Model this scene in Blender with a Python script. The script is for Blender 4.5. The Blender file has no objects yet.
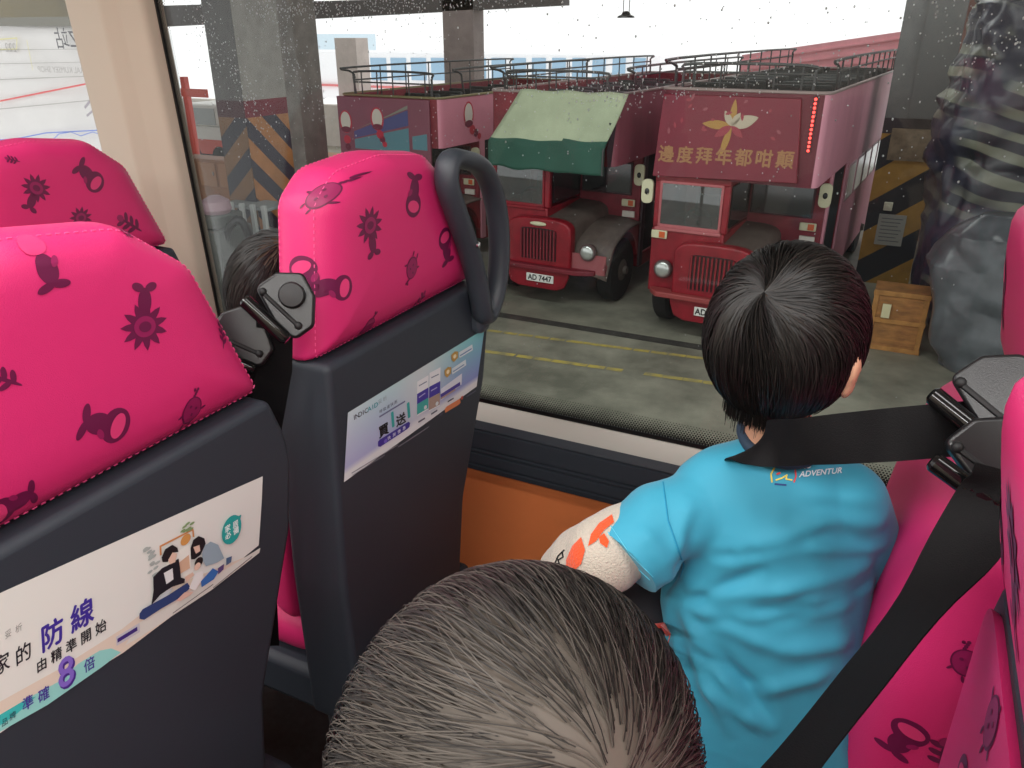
import bpy, bmesh, math, random
from mathutils import Vector, Matrix, noise
from mathutils.bvhtree import BVHTree
from mathutils.geometry import tessellate_polygon

random.seed(7)
SC = bpy.context.scene
COL = SC.collection
R = math.radians
PI = math.pi

# ------------------------------------------------------------------ camera
EYE = Vector((0, 0, 1.37)); FPX = 780.0; PITCH = R(24.3); YAW = R(26)
cam = bpy.data.cameras.new('camera'); cam.sensor_width = 36; cam.lens = 36 * FPX / 1024
cam.clip_start = 0.02; cam.clip_end = 300
camo = bpy.data.objects.new('camera', cam); COL.objects.link(camo)
camo.location = EYE; camo.rotation_euler = (PI / 2 - PITCH, 0, YAW)
SC.camera = camo

# ------------------------------------------------------------------ view, world, lights
SC.view_settings.view_transform = 'Standard'; SC.view_settings.look = 'None'
SC.view_settings.gamma = 1; SC.view_settings.use_curve_mapping = False
SC.view_settings.exposure = 0.0
try:
    SC.cycles.use_denoising = True
    SC.cycles.max_bounces = 8; SC.cycles.transparent_max_bounces = 16
    SC.cycles.caustics_reflective = False; SC.cycles.caustics_refractive = False
    SC.cycles.sample_clamp_indirect = 6
except Exception:
    pass
W = bpy.data.worlds.new('world'); SC.world = W; W.use_nodes = True
bg = W.node_tree.nodes['Background']; bg.inputs[0].default_value = (1, 1, 1, 1); bg.inputs[1].default_value = 1.35

def area(name, loc, rot, sx, sy, power, col=(1, 1, 1)):
    l = bpy.data.lights.new(name, 'AREA'); l.shape = 'RECTANGLE'; l.size = sx; l.size_y = sy; l.energy = power; l.color = col
    o = bpy.data.objects.new(name, l); COL.objects.link(o); o.location = loc; o.rotation_euler = rot
    return o
# the strip lights in the bus ceiling, then unseen fill lights added under the depot roof
area('saloon_strip_light', (-0.6, 0.42, 1.83), (0, 0, 0), 3.2, 0.16, 16, (1, 0.985, 0.965))
area('saloon_strip_light', (-0.2, -0.55, 1.83), (0, 0, 0), 3.4, 0.16, 58, (1, 0.985, 0.965))
area('depot_fill_light', (-3.0, 7.0, 2.9), (R(18), 0, 0), 9, 0.6, 240, (0.95, 1, 0.97))
area('depot_fill_light', (-2.5, 14.0, 2.9), (0, 0, 0), 12, 0.6, 170, (0.97, 1, 0.97))

# ------------------------------------------------------------------ pixel helpers (place points on real planes)
FH = Vector((-math.sin(YAW), math.cos(YAW), 0)); RT = Vector((math.cos(YAW), math.sin(YAW), 0)); UP = Vector((0, 0, 1))
FW = FH * math.cos(PITCH) - UP * math.sin(PITCH); UV = FH * math.sin(PITCH) + UP * math.cos(PITCH)
def ray(x, y): return FW + RT * ((x - 512) / FPX) - UV * ((y - 384) / FPX)
def on(ax, v, x, y):
    d = ray(x, y); return EYE + d * ((v - EYE[ax]) / d[ax])
def dep(t, x, y): return EYE + ray(x, y) * t

# ------------------------------------------------------------------ materials
def lin(c):
    c /= 255.0
    return c / 12.92 if c <= 0.04045 else ((c + 0.055) / 1.055) ** 2.4
def rgb(r, g, b): return (lin(r), lin(g), lin(b), 1)
MATS = {}
def mat(name, col, rough=0.5, metal=0.0, bump=0.0, bscale=200, var=0.0, vscale=8, spec=0.5, coat=0, emit=None, estr=0, col2=None, stretch=None, sheen=0):
    if name in MATS: return MATS[name]
    m = bpy.data.materials.new(name); m.use_nodes = True; nt = m.node_tree; b = nt.nodes['Principled BSDF']
    b.inputs['Base Color'].default_value = col; b.inputs['Roughness'].default_value = rough; b.inputs['Metallic'].default_value = metal
    b.inputs['Specular IOR Level'].default_value = spec
    b.inputs['Coat Weight'].default_value = coat
    if sheen: b.inputs['Sheen Weight'].default_value = sheen
    if emit: b.inputs['Emission Color'].default_value = emit; b.inputs['Emission Strength'].default_value = estr
    tc = None
    if bump or var:
        tc = nt.nodes.new('ShaderNodeTexCoord'); mp = nt.nodes.new('ShaderNodeMapping')
        if stretch: mp.inputs['Scale'].default_value = stretch
        nt.links.new(tc.outputs['Object'], mp.inputs[0])
    if var:
        n = nt.nodes.new('ShaderNodeTexNoise'); n.inputs['Scale'].default_value = vscale; n.inputs['Detail'].default_value = 6
        n.inputs['Roughness'].default_value = 0.62
        nt.links.new(mp.outputs[0], n.inputs['Vector'])
        rp = nt.nodes.new('ShaderNodeValToRGB'); rp.color_ramp.elements[0].position = 0.35; rp.color_ramp.elements[1].position = 0.68
        c2 = col2 or tuple(min(1, v * (1 + var)) for v in col[:3]) + (1,)
        c1 = col if col2 else tuple(v * (1 - var) for v in col[:3]) + (1,)
        rp.color_ramp.elements[0].color = c1; rp.color_ramp.elements[1].color = c2
        nt.links.new(n.outputs['Fac'], rp.inputs[0]); nt.links.new(rp.outputs[0], b.inputs['Base Color'])
    if bump:
        n = nt.nodes.new('ShaderNodeTexNoise'); n.inputs['Scale'].default_value = bscale; n.inputs['Detail'].default_value = 4
        nt.links.new(mp.outputs[0], n.inputs['Vector'])
        bp = nt.nodes.new('ShaderNodeBump'); bp.inputs['Strength'].default_value = bump; bp.inputs['Distance'].default_value = 0.002
        nt.links.new(n.outputs['Fac'], bp.inputs['Height']); nt.links.new(bp.outputs[0], b.inputs['Normal'])
    MATS[name] = m
    return m
def flat(r, g, b, rough=0.6):
    return mat('ink_%d_%d_%d' % (r, g, b), rgb(r, g, b), rough)
def glass_mat(name, tint=(0.93, 0.95, 0.94), gloss=0.05, haze=0.0):
    if name in MATS: return MATS[name]
    m = bpy.data.materials.new(name); m.use_nodes = True; nt = m.node_tree; nt.nodes.clear()
    out = nt.nodes.new('ShaderNodeOutputMaterial'); t = nt.nodes.new('ShaderNodeBsdfTransparent'); t.inputs[0].default_value = (*tint, 1)
    g = nt.nodes.new('ShaderNodeBsdfGlossy'); g.inputs['Roughness'].default_value = 0.02
    lw = nt.nodes.new('ShaderNodeLayerWeight'); lw.inputs[0].default_value = 0.25
    mu = nt.nodes.new('ShaderNodeMath'); mu.operation = 'MULTIPLY_ADD'; mu.inputs[1].default_value = 0.10; mu.inputs[2].default_value = gloss
    mx = nt.nodes.new('ShaderNodeMixShader')
    nt.links.new(lw.outputs['Fresnel'], mu.inputs[0]); nt.links.new(mu.outputs[0], mx.inputs[0])
    nt.links.new(t.outputs[0], mx.inputs[1]); nt.links.new(g.outputs[0], mx.inputs[2])
    last = mx
    if haze:
        d = nt.nodes.new('ShaderNodeBsdfDiffuse'); d.inputs[0].default_value = (0.8, 0.8, 0.8, 1)
        m2 = nt.nodes.new('ShaderNodeMixShader'); m2.inputs[0].default_value = haze
        nt.links.new(mx.outputs[0], m2.inputs[1]); nt.links.new(d.outputs[0], m2.inputs[2]); last = m2
    nt.links.new(last.outputs[0], out.inputs[0])
    MATS[name] = m
    return m

PINK = mat('pink_vinyl', rgb(219, 48, 116), 0.42, bump=0.25, bscale=900, spec=0.4)
PINK2 = mat('pink_stitch', rgb(240, 90, 150), 0.5)
PLUM = mat('plum_print', rgb(106, 20, 68), 0.45)
PLUML = mat('plum_print_light', rgb(150, 28, 88), 0.45)
SHELL = mat('charcoal_plastic', rgb(48, 54, 63), 0.48, bump=0.35, bscale=1500)
BLACKP = mat('black_plastic', rgb(26, 26, 28), 0.28, bump=0.1, bscale=900)
RUBBER = mat('black_rubber', rgb(18, 18, 20), 0.6)
HANDLE = mat('handle_plastic', rgb(58, 64, 72), 0.38, bump=0.25, bscale=1200)
WEB = mat('seat_belt_webbing', rgb(20, 20, 22), 0.62, bump=0.6, bscale=600, stretch=(1, 1, 1))
CHROME = mat('chrome', rgb(200, 200, 200), 0.2, 1.0)

# ------------------------------------------------------------------ mesh builder
class MB:
    def __init__(s): s.v = []; s.f = []; s.m = []
    def add(s, vs, fs, m=0):
        n = len(s.v); s.v += [Vector(p) for p in vs]
        for f in fs: s.f.append([i + n for i in f]); s.m.append(m)
        return s
    def box(s, lo, hi, m=0, M=None):
        (a, b, c), (d, e, f) = lo, hi
        vs = [Vector(p) for p in ((a, b, c), (d, b, c), (d, e, c), (a, e, c), (a, b, f), (d, b, f), (d, e, f), (a, e, f))]
        if M is not None: vs = [M @ p for p in vs]
        return s.add(vs, [(3, 2, 1, 0), (4, 5, 6, 7), (0, 1, 5, 4), (1, 2, 6, 5), (2, 3, 7, 6), (3, 0, 4, 7)], m)
    def tube(s, path, r, n=10, closed=False, m=0, sq=1.0, up=None):
        path = [Vector(p) for p in path]; k = len(path)
        rs = r if isinstance(r, (list, tuple)) else [r] * k
        vs = []; prev = None
        for i, p in enumerate(path):
            if closed: t = path[(i + 1) % k] - path[i - 1]
            else: t = path[min(i + 1, k - 1)] - path[max(i - 1, 0)]
            t.normalize()
            if up is not None: a = Vector(up) - t * t.dot(Vector(up))
            elif prev is None:
                a = Vector((0, 0, 1)) if abs(t.z) < 0.9 else Vector((1, 0, 0)); a -= t * t.dot(a)
            else: a = prev - t * t.dot(prev)
            a.normalize(); prev = a; b = t.cross(a)
            for j in range(n):
                an = 2 * PI * j / n
                vs.append(p + (a * (math.cos(an) * sq) + b * math.sin(an)) * rs[i])
        fs = []
        for i in range(k if closed else k - 1):
            i2 = (i + 1) % k
            for j in range(n):
                j2 = (j + 1) % n
                fs.append((i * n + j, i * n + j2, i2 * n + j2, i2 * n + j))
        if not closed:
            fs.append(tuple(range(n - 1, -1, -1))); fs.append(tuple((k - 1) * n + j for j in range(n)))
        return s.add(vs, fs, m)
    def cyl(s, p0, p1, r0, r1=None, n=20, m=0): return s.tube([p0, p1], [r0, r0 if r1 is None else r1], n, m=m)
    def lathe(s, c, axis, prof, n=28, m=0):
        axis = Vector(axis).normalized(); a = axis.orthogonal().normalized(); b = axis.cross(a); c = Vector(c); vs = []
        for (r, h) in prof:
            for j in range(n):
                t = 2 * PI * j / n; vs.append(c + axis * h + (a * math.cos(t) + b * math.sin(t)) * r)
        k = len(prof); fs = []
        for i in range(k - 1):
            for j in range(n):
                j2 = (j + 1) % n; fs.append((i * n + j, i * n + j2, (i + 1) * n + j2, (i + 1) * n + j))
        fs.append(tuple(range(n - 1, -1, -1))); fs.append(tuple((k - 1) * n + j for j in range(n)))
        return s.add(vs, fs, m)
    def ell(s, c, r, m=0, nu=24, nv=14, M=None):
        c = Vector(c); vs = [(0, 0, -1)]
        for i in range(1, nv):
            ph = -PI / 2 + PI * i / nv
            for j in range(nu):
                t = 2 * PI * j / nu; vs.append((math.cos(ph) * math.cos(t), math.cos(ph) * math.sin(t), math.sin(ph)))
        vs.append((0, 0, 1)); out = []
        for p in vs:
            q = Vector((p[0] * r[0], p[1] * r[1], p[2] * r[2]))
            if M is not None: q = M @ q
            out.append(c + q)
        fs = []
        for j in range(nu):
            j2 = (j + 1) % nu; fs.append((0, 1 + j2, 1 + j)); base = 1 + (nv - 2) * nu
            fs.append((base + j, base + j2, len(vs) - 1))
            for i in range(nv - 2):
                fs.append((1 + i * nu + j, 1 + i * nu + j2, 1 + (i + 1) * nu + j2, 1 + (i + 1) * nu + j))
        return s.add(out, fs, m)
    def prism(s, poly, f0, f1, m=0):
        """poly: 2-D outline; f0 / f1 map an outline point to the two faces"""
        n = len(poly); vs = [f0(*p) for p in poly] + [f1(*p) for p in poly]
        fs = [tuple(range(n - 1, -1, -1)), tuple(range(n, 2 * n))]
        for i in range(n):
            j = (i + 1) % n; fs.append((i, j, n + j, n + i))
        return s.add(vs, fs, m)
    def grid(s, fn, nu, nv, m=0):
        vs = [fn(i / nu, j / nv) for i in range(nu + 1) for j in range(nv + 1)]; k = nv + 1
        return s.add(vs, [(i * k + j, (i + 1) * k + j, (i + 1) * k + j + 1, i * k + j + 1) for i in range(nu) for j in range(nv)], m)
    def poly2(s, pts, fn, m=0):
        vs = [fn(*p) for p in pts]
        tris = tessellate_polygon([[Vector((p[0], p[1], 0)) for p in pts]])
        return s.add(vs, [tuple(t) for t in tris], m)
    def text(s, body, fn, size, x=0, y=0, m=0, bold=0.0, sx=1.0, align='CENTER', shear=0.0):
        """flat lettering mapped through fn(u, v)"""
        cu = bpy.data.curves.new('lettering', 'FONT'); cu.body = body; cu.size = size; cu.align_x = align; cu.align_y = 'CENTER'
        cu.resolution_u = 3; cu.shear = shear
        o = bpy.data.objects.new('lettering', cu); COL.objects.link(o)
        dg = bpy.context.evaluated_depsgraph_get(); me = bpy.data.meshes.new_from_object(o.evaluated_get(dg))
        e = size * .1; ea, eb = fn(x + e, y) - fn(x, y), fn(x, y + e) - fn(x, y); nn = ea.cross(eb); nn = nn.normalized() * max(6e-6, 1e-4 * ea.length / e) if nn.length else nn
        for q_, (ox, oy) in enumerate([(0, 0)] if not bold else [(-bold, 0), (bold, 0), (0, bold), (0, -bold)]):
            s.add([fn(x + (p.co.x + ox) * sx, y + p.co.y + oy) + nn * q_ for p in me.vertices], [tuple(q.vertices) for q in me.polygons], m)
        bpy.data.objects.remove(o); bpy.data.curves.remove(cu); bpy.data.meshes.remove(me)
        return s

def obj(name, mb, mats, parent=None, smooth=35, bevel=0, seg=2, world=False, recalc=True):
    me = bpy.data.meshes.new(name); off = Vector((0, 0, 0))
    vs = mb.v
    if world and parent is not None:
        off = parent.matrix_world_l if False else Vector(parent.location)
        q = parent
        while q.parent is not None:
            q = q.parent; off = off + Vector(q.location)
        vs = [p - off for p in vs]
    me.from_pydata([tuple(p) for p in vs], [], mb.f)
    if not isinstance(mats, (list, tuple)): mats = [mats]
    for m in mats: me.materials.append(m)
    me.polygons.foreach_set('material_index', mb.m)
    if recalc:
        bm = bmesh.new(); bm.from_mesh(me); bmesh.ops.recalc_face_normals(bm, faces=bm.faces); bm.to_mesh(me); bm.free()
    if smooth:
        me.shade_smooth(); me.set_sharp_from_angle(angle=R(smooth))
    me.update()
    o = bpy.data.objects.new(name, me); COL.objects.link(o)
    if parent is not None: o.parent = parent
    if bevel:
        b = o.modifiers.new('bevel', 'BEVEL'); b.width = bevel; b.segments = seg; b.limit_method = 'ANGLE'; b.angle_limit = R(40)
        b.harden_normals = False
    return o
def tag(o, label=None, cat=None, group=None, kind=None):
    if label: o['label'] = label
    if cat: o['category'] = cat
    if group: o['group'] = group
    if kind: o['kind'] = kind
    return o
def thing(name, label, cat, loc=(0, 0, 0), rz=0, group=None):
    o = bpy.data.objects.new(name, None); COL.objects.link(o); o.location = loc; o.rotation_euler = (0, 0, rz); o.empty_display_size = 0.1
    return tag(o, label, cat, group)
def struct(name, mb, m, parent=None, **k):
    o = obj(name, mb, m, parent, **k)
    if parent is None: o['kind'] = 'structure'
    return o
def sempty(name, loc=(0, 0, 0)):
    o = bpy.data.objects.new(name, None); COL.objects.link(o); o.location = loc; o['kind'] = 'structure'; return o

def roundpoly(pts, rad, n=6):
    out = []; k = len(pts)
    for i in range(k):
        p0 = Vector(pts[i - 1]); p = Vector(pts[i]); p1 = Vector(pts[(i + 1) % k]); r = rad[i] if isinstance(rad, (list, tuple)) else rad
        a = (p0 - p); b = (p1 - p); la, lb = a.length, b.length; a.normalize(); b.normalize()
        half = a.angle(b) / 2 if a.length and b.length else PI / 2
        if r <= 0 or half > R(89): out.append((p.x, p.y)); continue
        d = min(r / math.tan(half), la * 0.48, lb * 0.48)
        A = p + a * d; B = p + b * d
        for j in range(n + 1):
            t = j / n; q = A * (1 - t) ** 2 + p * 2 * t * (1 - t) + B * t * t; out.append((q.x, q.y))
    return out
def smooth_path(pts, n=6, closed=False):
    pts = [Vector(p) for p in pts]; k = len(pts); out = []
    for i in range(k if closed else k - 1):
        g = lambda j: pts[j % k] if closed else pts[max(0, min(k - 1, j))]
        p0, p1, p2, p3 = g(i - 1), g(i), g(i + 1), g(i + 2)
        for j in range(n):
            t = j / n
            out.append(0.5 * ((2 * p1) + (p2 - p0) * t + (2 * p0 - 5 * p1 + 4 * p2 - p3) * t * t + (3 * p1 - p0 - 3 * p2 + p3) * t ** 3))
    if not closed: out.append(pts[-1])
    return out
def bvh(mb):
    return BVHTree.FromPolygons([tuple(p) for p in mb.v], mb.f)

# ================================================================== THE SALOON SHELL
WY = 1.36
def lean(mb):
    for v in mb.v: v.y -= max(0, v.z - .62) * .045
    return mb
BEIGE = mat('beige_panel', rgb(196, 184, 166), 0.6, bump=0.2, bscale=700)
ORANGE = mat('orange_panel', rgb(238, 136, 78), 0.6, bump=0.3, bscale=700, var=0.06, vscale=3)
ALU = mat('brushed_aluminium', rgb(200, 198, 190), 0.42, 0.7)
FLOORM = mat('dark_vinyl_floor', rgb(44, 46, 50), 0.6, var=0.25, vscale=60)
CEILM = mat('white_ceiling', rgb(225, 222, 215), 0.6)
struct('floor', MB().box((-3.2, -1.0, -0.05), (1.6, 1.40, 0.0)), FLOORM)
struct('ceiling', MB().box((-3.2, -1.0, 1.86), (1.6, 1.45, 1.90)), CEILM)
struct('wall_left', MB().box((-3.2, -1.10, 0.0), (1.6, -1.05, 1.86)), BEIGE)
struct('wall_rear', MB().box((1.6, -1.10, 0.0), (1.65, 1.43, 1.86)), BEIGE)
struct('wall_right', MB().box((-3.2, 1.372, 0.0), (1.6, 1.41, 0.475)), ORANGE)
struct('wall_right_upper', MB().box((-3.2, 1.36, 1.66), (1.6, 1.43, 1.86)), CEILM)
t = MB()
prof = [(1.372, 0.462), (1.340, 0.466), (1.338, 0.478), (1.344, 0.480), (1.344, 0.484), (1.337, 0.486), (1.337, 0.508), (1.343, 0.510), (1.343, 0.513),
        (1.337, 0.515), (1.337, 0.519), (1.343, 0.521), (1.343, 0.524), (1.337, 0.526), (1.338, 0.566), (1.343, 0.568), (1.343, 0.571), (1.338, 0.573), (1.344, 0.590), (1.372, 0.594)]
t.prism(prof, lambda y, z: Vector((-3.2, y, z)), lambda y, z: Vector((1.6, y, z)))
struct('trim_1', t, mat('dark_rail', rgb(52, 58, 66), 0.45, bump=0.2, bscale=900), smooth=20)
struct('trim_2', MB().prism([(1.345, 0.590), (1.352, 0.594), (1.378, 0.617), (1.40, 0.619), (1.40, 0.57), (1.36, 0.57)], lambda y, z: Vector((-3.2, y, z)), lambda y, z: Vector((1.6, y, z))), ALU, smooth=20)
# the pillar between the two windows
p = roundpoly([(-1.745, 1.40), (-1.732, 1.325), (-1.610, 1.318), (-1.575, 1.338), (-1.520, 1.352), (-1.510, 1.40)], [0, .02, .03, .03, .02, 0], 5)
struct('wall_right_pillar', lean(MB().prism(p, lambda x, y: Vector((x, y, 0.58)), lambda x, y: Vector((x, y, 1.70)))), BEIGE)
# windows: pane, rubber edge, black dotted border
FRIT = mat('black_frit', rgb(14, 14, 16), 0.35)
def window(name, x0, x1, dots):
    w = sempty(name, (x0, 1.385, 0.61))
    obj('pane', lean(MB().box((x0, 1.385, 0.62), (x1, 1.390, 1.68)).box((x0, 1.385, .60), (x1, 1.39, .62))), glass_mat('window_glass', (0.93, 0.94, 0.935), 0.012, 0.002), w, smooth=0, world=True)
    f = MB()
    f.box((x0, 1.3805, 0.605), (x1, 1.3845, 0.626))
    f.box((x0, 1.3805, 0.606), (x0 + 0.036, 1.3845, 1.68)); f.box((x1 - 0.036, 1.3805, 0.606), (x1, 1.3845, 1.68))
    if dots:
        def dot(x, z, r): f.add([Vector((x + r * math.cos(k * PI / 3), 1.3842, z + r * math.sin(k * PI / 3))) for k in range(6)], [tuple(range(6))])
        st = 0.0058
        for row in range(8):
            r = 0.0031 - 0.00028 * row
            for k in range(int((x1 - x0) / st)):
                dot(x0 + 0.036 + (k + 0.5 * (row % 2)) * st, 0.6285 + row * st * 0.80, r)
        for cl in range(5):
            r = 0.0031 - 0.0004 * cl
            for k in range(172):
                dot(x0 + 0.0375 + cl * st * 0.86, 0.63 + (k + 0.5 * (cl % 2)) * st, r)
    obj('frit_border', lean(f), FRIT, w, smooth=0, world=True, recalc=False)
    return w
window('window_1', -1.545, 0.95, True)
window('window_2', -3.15, -1.72, False)

# water drops on the outside of the panes
d = MB(); rr = random.Random(3)
def drop(x, z, r):
    d.ell((x, 1.3915, z), (r, r * 0.55, r * rr.uniform(0.9, 1.5)), nu=7, nv=4)
for k in range(950):
    x = rr.uniform(-1.47, 0.3); u = rr.random(); z = 1.47 - 0.36 * u ** 1.7
    drop(x, z, rr.choice([0.0007, 0.0008, 0.001, 0.0011, 0.0016]) * rr.uniform(0.7, 1.15))
for (ca, cb, n, s) in (((-1.25, 1.405), (-0.62, 1.425), 420, 0.012), ((-1.30, 1.43), (-0.80, 1.41), 200, 0.02), ((-1.42, 1.42), (-1.28, 1.20), 260, 0.03), ((-0.55, 1.25), (-0.05, 1.34), 240, 0.015), ((-0.70, 1.27), (-0.40, 1.29), 160, 0.012), ((-1.2, 1.38), (-1.1, 1.2), 130, 0.02), ((-0.02, 1.43), (0.12, 1.33), 110, 0.025), ((-1.62, 1.4), (-1.62, 1.4), 0, 0)):
    for k in range(n):
        u = rr.random(); drop(ca[0] + (cb[0] - ca[0]) * u + rr.gauss(0, s), ca[1] + (cb[1] - ca[1]) * u + rr.gauss(0, s), rr.uniform(0.0006, 0.0016))
for k in range(160):
    drop(rr.uniform(-1.4, 0.2), rr.uniform(0.75, 1.2), rr.uniform(0.0005, 0.0011))
dm = bpy.data.materials.new('water_drop'); dm.use_nodes = True; nt = dm.node_tree; nt.nodes.clear()
o_ = nt.nodes.new('ShaderNodeOutputMaterial'); tl = nt.nodes.new('ShaderNodeBsdfTranslucent'); tl.inputs[0].default_value = (0.95, 0.97, 1, 1)
gl = nt.nodes.new('ShaderNodeBsdfGlossy'); gl.inputs['Roughness'].default_value = 0.1
mx_ = nt.nodes.new('ShaderNodeMixShader'); mx_.inputs[0].default_value = 0.3
nt.links.new(tl.outputs[0], mx_.inputs[1]); nt.links.new(gl.outputs[0], mx_.inputs[2]); nt.links.new(mx_.outputs[0], o_.inputs[0])
tag(obj('raindrops', lean(d), dm, smooth=60), 'fine white raindrops scattered over the upper part of the large window', 'raindrops', kind='stuff')

# ================================================================== THE DEPOT
G = -2.8
CONC = mat('depot_concrete', rgb(104, 104, 92), 0.55, var=0.3, vscale=0.9, bump=0.4, bscale=30, col2=rgb(158, 156, 140))
struct('depot_floor', MB().box((-45, 1.6, G - 0.2), (14, 30, G)), CONC)
struct('depot_roof', MB().box((-30, 2.2, 3.3), (14, 18.6, 3.5)), mat('grey_roof', rgb(120, 120, 118), 0.8))
# painted lines, worn
YEL = mat('worn_yellow_paint', rgb(196, 176, 84), 0.7, var=0.5, vscale=6, col2=rgb(140, 134, 104))
n = MB()
for (xa, ya, xb, yb, w) in ((-7.5, 9.7, -1.0, 10.35, 0.09), (-7.5, 8.9, -0.8, 9.55, 0.10)):
    seg = 26
    for k in range(seg):
        if rr.random() < 0.06: continue
        a = k / seg; b = (k + rr.uniform(0.85, 1.0)) / seg
        A = Vector((xa + (xb - xa) * a, ya + (yb - ya) * a, G + 0.004)); B = Vector((xa + (xb - xa) * b, ya + (yb - ya) * b, G + 0.004)); h = Vector((0, w / 2, 0))
        n.add([A - h, B - h, B + h, A + h], [(0, 1, 2, 3)])
n.add([Vector((x, y, G + 0.004)) for x, y in ((-1.9, 5.7), (-0.9, 5.85), (-0.9, 5.92), (-1.9, 5.77))], [(0, 1, 2, 3)])
struct('floor_marking', n, YEL, smooth=0)
n = MB(); n.box((-9, 10.55, G + 0.002), (-0.5, 10.75, G + 0.008))
struct('floor_drain_channel', n, mat('drain_dark', rgb(60, 58, 54), 0.8, var=0.4, vscale=5), smooth=0)

def chev_mat(name, ca, cb, grey, slope, zlow, period, axis, ztop, band):
    """a striped column: object-space diagonal stripes below a band, plain paint above"""
    m = bpy.data.materials.new(name); m.use_nodes = True; nt = m.node_tree; b = nt.nodes['Principled BSDF']; b.inputs['Roughness'].default_value = 0.6
    tc = nt.nodes.new('ShaderNodeTexCoord'); sp = nt.nodes.new('ShaderNodeSeparateXYZ'); nt.links.new(tc.outputs['Object'], sp.inputs[0])
    def mth(op, a, bb, c=None):
        x = nt.nodes.new('ShaderNodeMath'); x.operation = op
        for i, v in enumerate((a, bb, c)):
            if v is None: continue
            if isinstance(v, (int, float)): x.inputs[i].default_value = v
            else: nt.links.new(v, x.inputs[i])
        return x.outputs[0]
    h = sp.outputs[axis]; z = sp.outputs[2]
    s = mth('MULTIPLY_ADD', h, slope, z)
    fr = mth('FRACT', mth('DIVIDE', s, period), None); st = mth('GREATER_THAN', fr, 0.5)
    def mix(f, a, bb):
        x = nt.nodes.new('ShaderNodeMix'); x.data_type = 'RGBA'
        nt.links.new(f, x.inputs[0])
        for i, v in ((6, a), (7, bb)):
            if isinstance(v, tuple): x.inputs[i].default_value = v
            else: nt.links.new(v, x.inputs[i])
        return x.outputs[2]
    c = mix(st, ca, cb); c = mix(mth('GREATER_THAN', z, zlow), c, band); c = mix(mth('GREATER_THAN', z, ztop), c, grey)
    ns = nt.nodes.new('ShaderNodeTexNoise'); ns.inputs['Scale'].default_value = 5; nt.links.new(tc.outputs['Object'], ns.inputs['Vector'])
    hs = nt.nodes.new('ShaderNodeHueSaturation'); v = mth('MULTIPLY_ADD', ns.outputs['Fac'], 0.7, 0.65)
    nt.links.new(v, hs.inputs['Value']); nt.links.new(c, hs.inputs['Color']); nt.links.new(hs.outputs[0], b.inputs['Base Color'])
    return m
# left striped column (seen on its corner), another column behind, right striped column
GREYC = rgb(150, 146, 140)
colL = sempty('depot_column_left', (0, 0, 0))
p0 = on(1, 9.6, 243, 100)
cx, cy = p0.x, p0.y
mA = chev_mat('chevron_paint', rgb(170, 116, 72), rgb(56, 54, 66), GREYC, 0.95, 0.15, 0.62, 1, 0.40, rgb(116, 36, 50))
mB_ = chev_mat('chevron_paint_shaded', rgb(110, 78, 50), rgb(40, 40, 50), rgb(90, 88, 86), -0.9, 0.15, 0.62, 0, 0.40, rgb(60, 24, 32))  # darker copy for the front plate: shade is put into the colours
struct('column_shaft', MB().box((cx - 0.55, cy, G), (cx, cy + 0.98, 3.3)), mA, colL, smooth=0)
struct('column_shaded_face', MB().box((cx - 0.555, cy - 0.012, G), (cx + 0.004, cy, 3.3)), mB_, colL, smooth=0)
p1 = on(1, 12.6, 283, 100)
struct('depot_column_behind', MB().box((p1.x - 0.3, 12.6, G), (p1.x + 0.42, 13.3, 3.3)), mat('grey_column', rgb(138, 132, 126), 0.7, var=0.2, vscale=3))
p2 = on(1, 15.2, 888, 100); p3 = on(1, 15.2, 948, 100)
mC = chev_mat('yellow_black_paint', rgb(150, 112, 46), rgb(36, 34, 38), rgb(92, 92, 92), -0.75, 1.25 - 2.8 + 1.35, 1.05, 0, 0.05, rgb(52, 40, 44))
struct('depot_column_right', MB().box((p2.x, 15.2, G), (p3.x, 16.2, 3.3)), mC, smooth=0)
struct('depot_column_right_rib', MB().box((p3.x - 0.55, 15.12, 0.06), (p3.x, 15.2, 3.3)), mat('rib_grey', rgb(84, 84, 84), 0.7), smooth=0)
# far columns and the beam at the open end
def px_box(y, thick, x0, x1, z0, z1): return MB().box((on(1, y, x0, 60).x, y, z0), (on(1, y, x1, 60).x, y + thick, z1))
struct('depot_column_far', px_box(24, 0.7, 444, 474, G, 3.3), mat('grey_column_far', rgb(120, 108, 104), 0.7, var=0.15, vscale=3), smooth=0)
b0 = on(1, 24, 150, 22); b1 = on(1, 24, 600, 3)
bt = [(on(1, 24, x, y_).x, on(1, 24, x, y_).z) for x, y_ in ((150, 27), (562, 5), (562, -6), (150, 6))]
struct('depot_beam', MB().prism(bt, lambda x, z: Vector((x, 24, z)), lambda x, z: Vector((x, 24.6, z))), mat('beam_dark', rgb(70, 66, 64), 0.8), smooth=0)
struct('depot_column_outer', px_box(27, 0.8, 336, 357, G, on(1, 27, 340, 38).z), mat('pale_column', rgb(196, 184, 178), 0.8, var=0.1, vscale=2), smooth=0)
struct('depot_wall_low', MB().box((on(1, 26, 60, 120).x, 26, G), (on(1, 26, 520, 100).x, 26.4, on(1, 26, 350, 106).z)), mat('pale_wall', rgb(206, 198, 190), 0.8, var=0.08, vscale=2), smooth=0)
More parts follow.
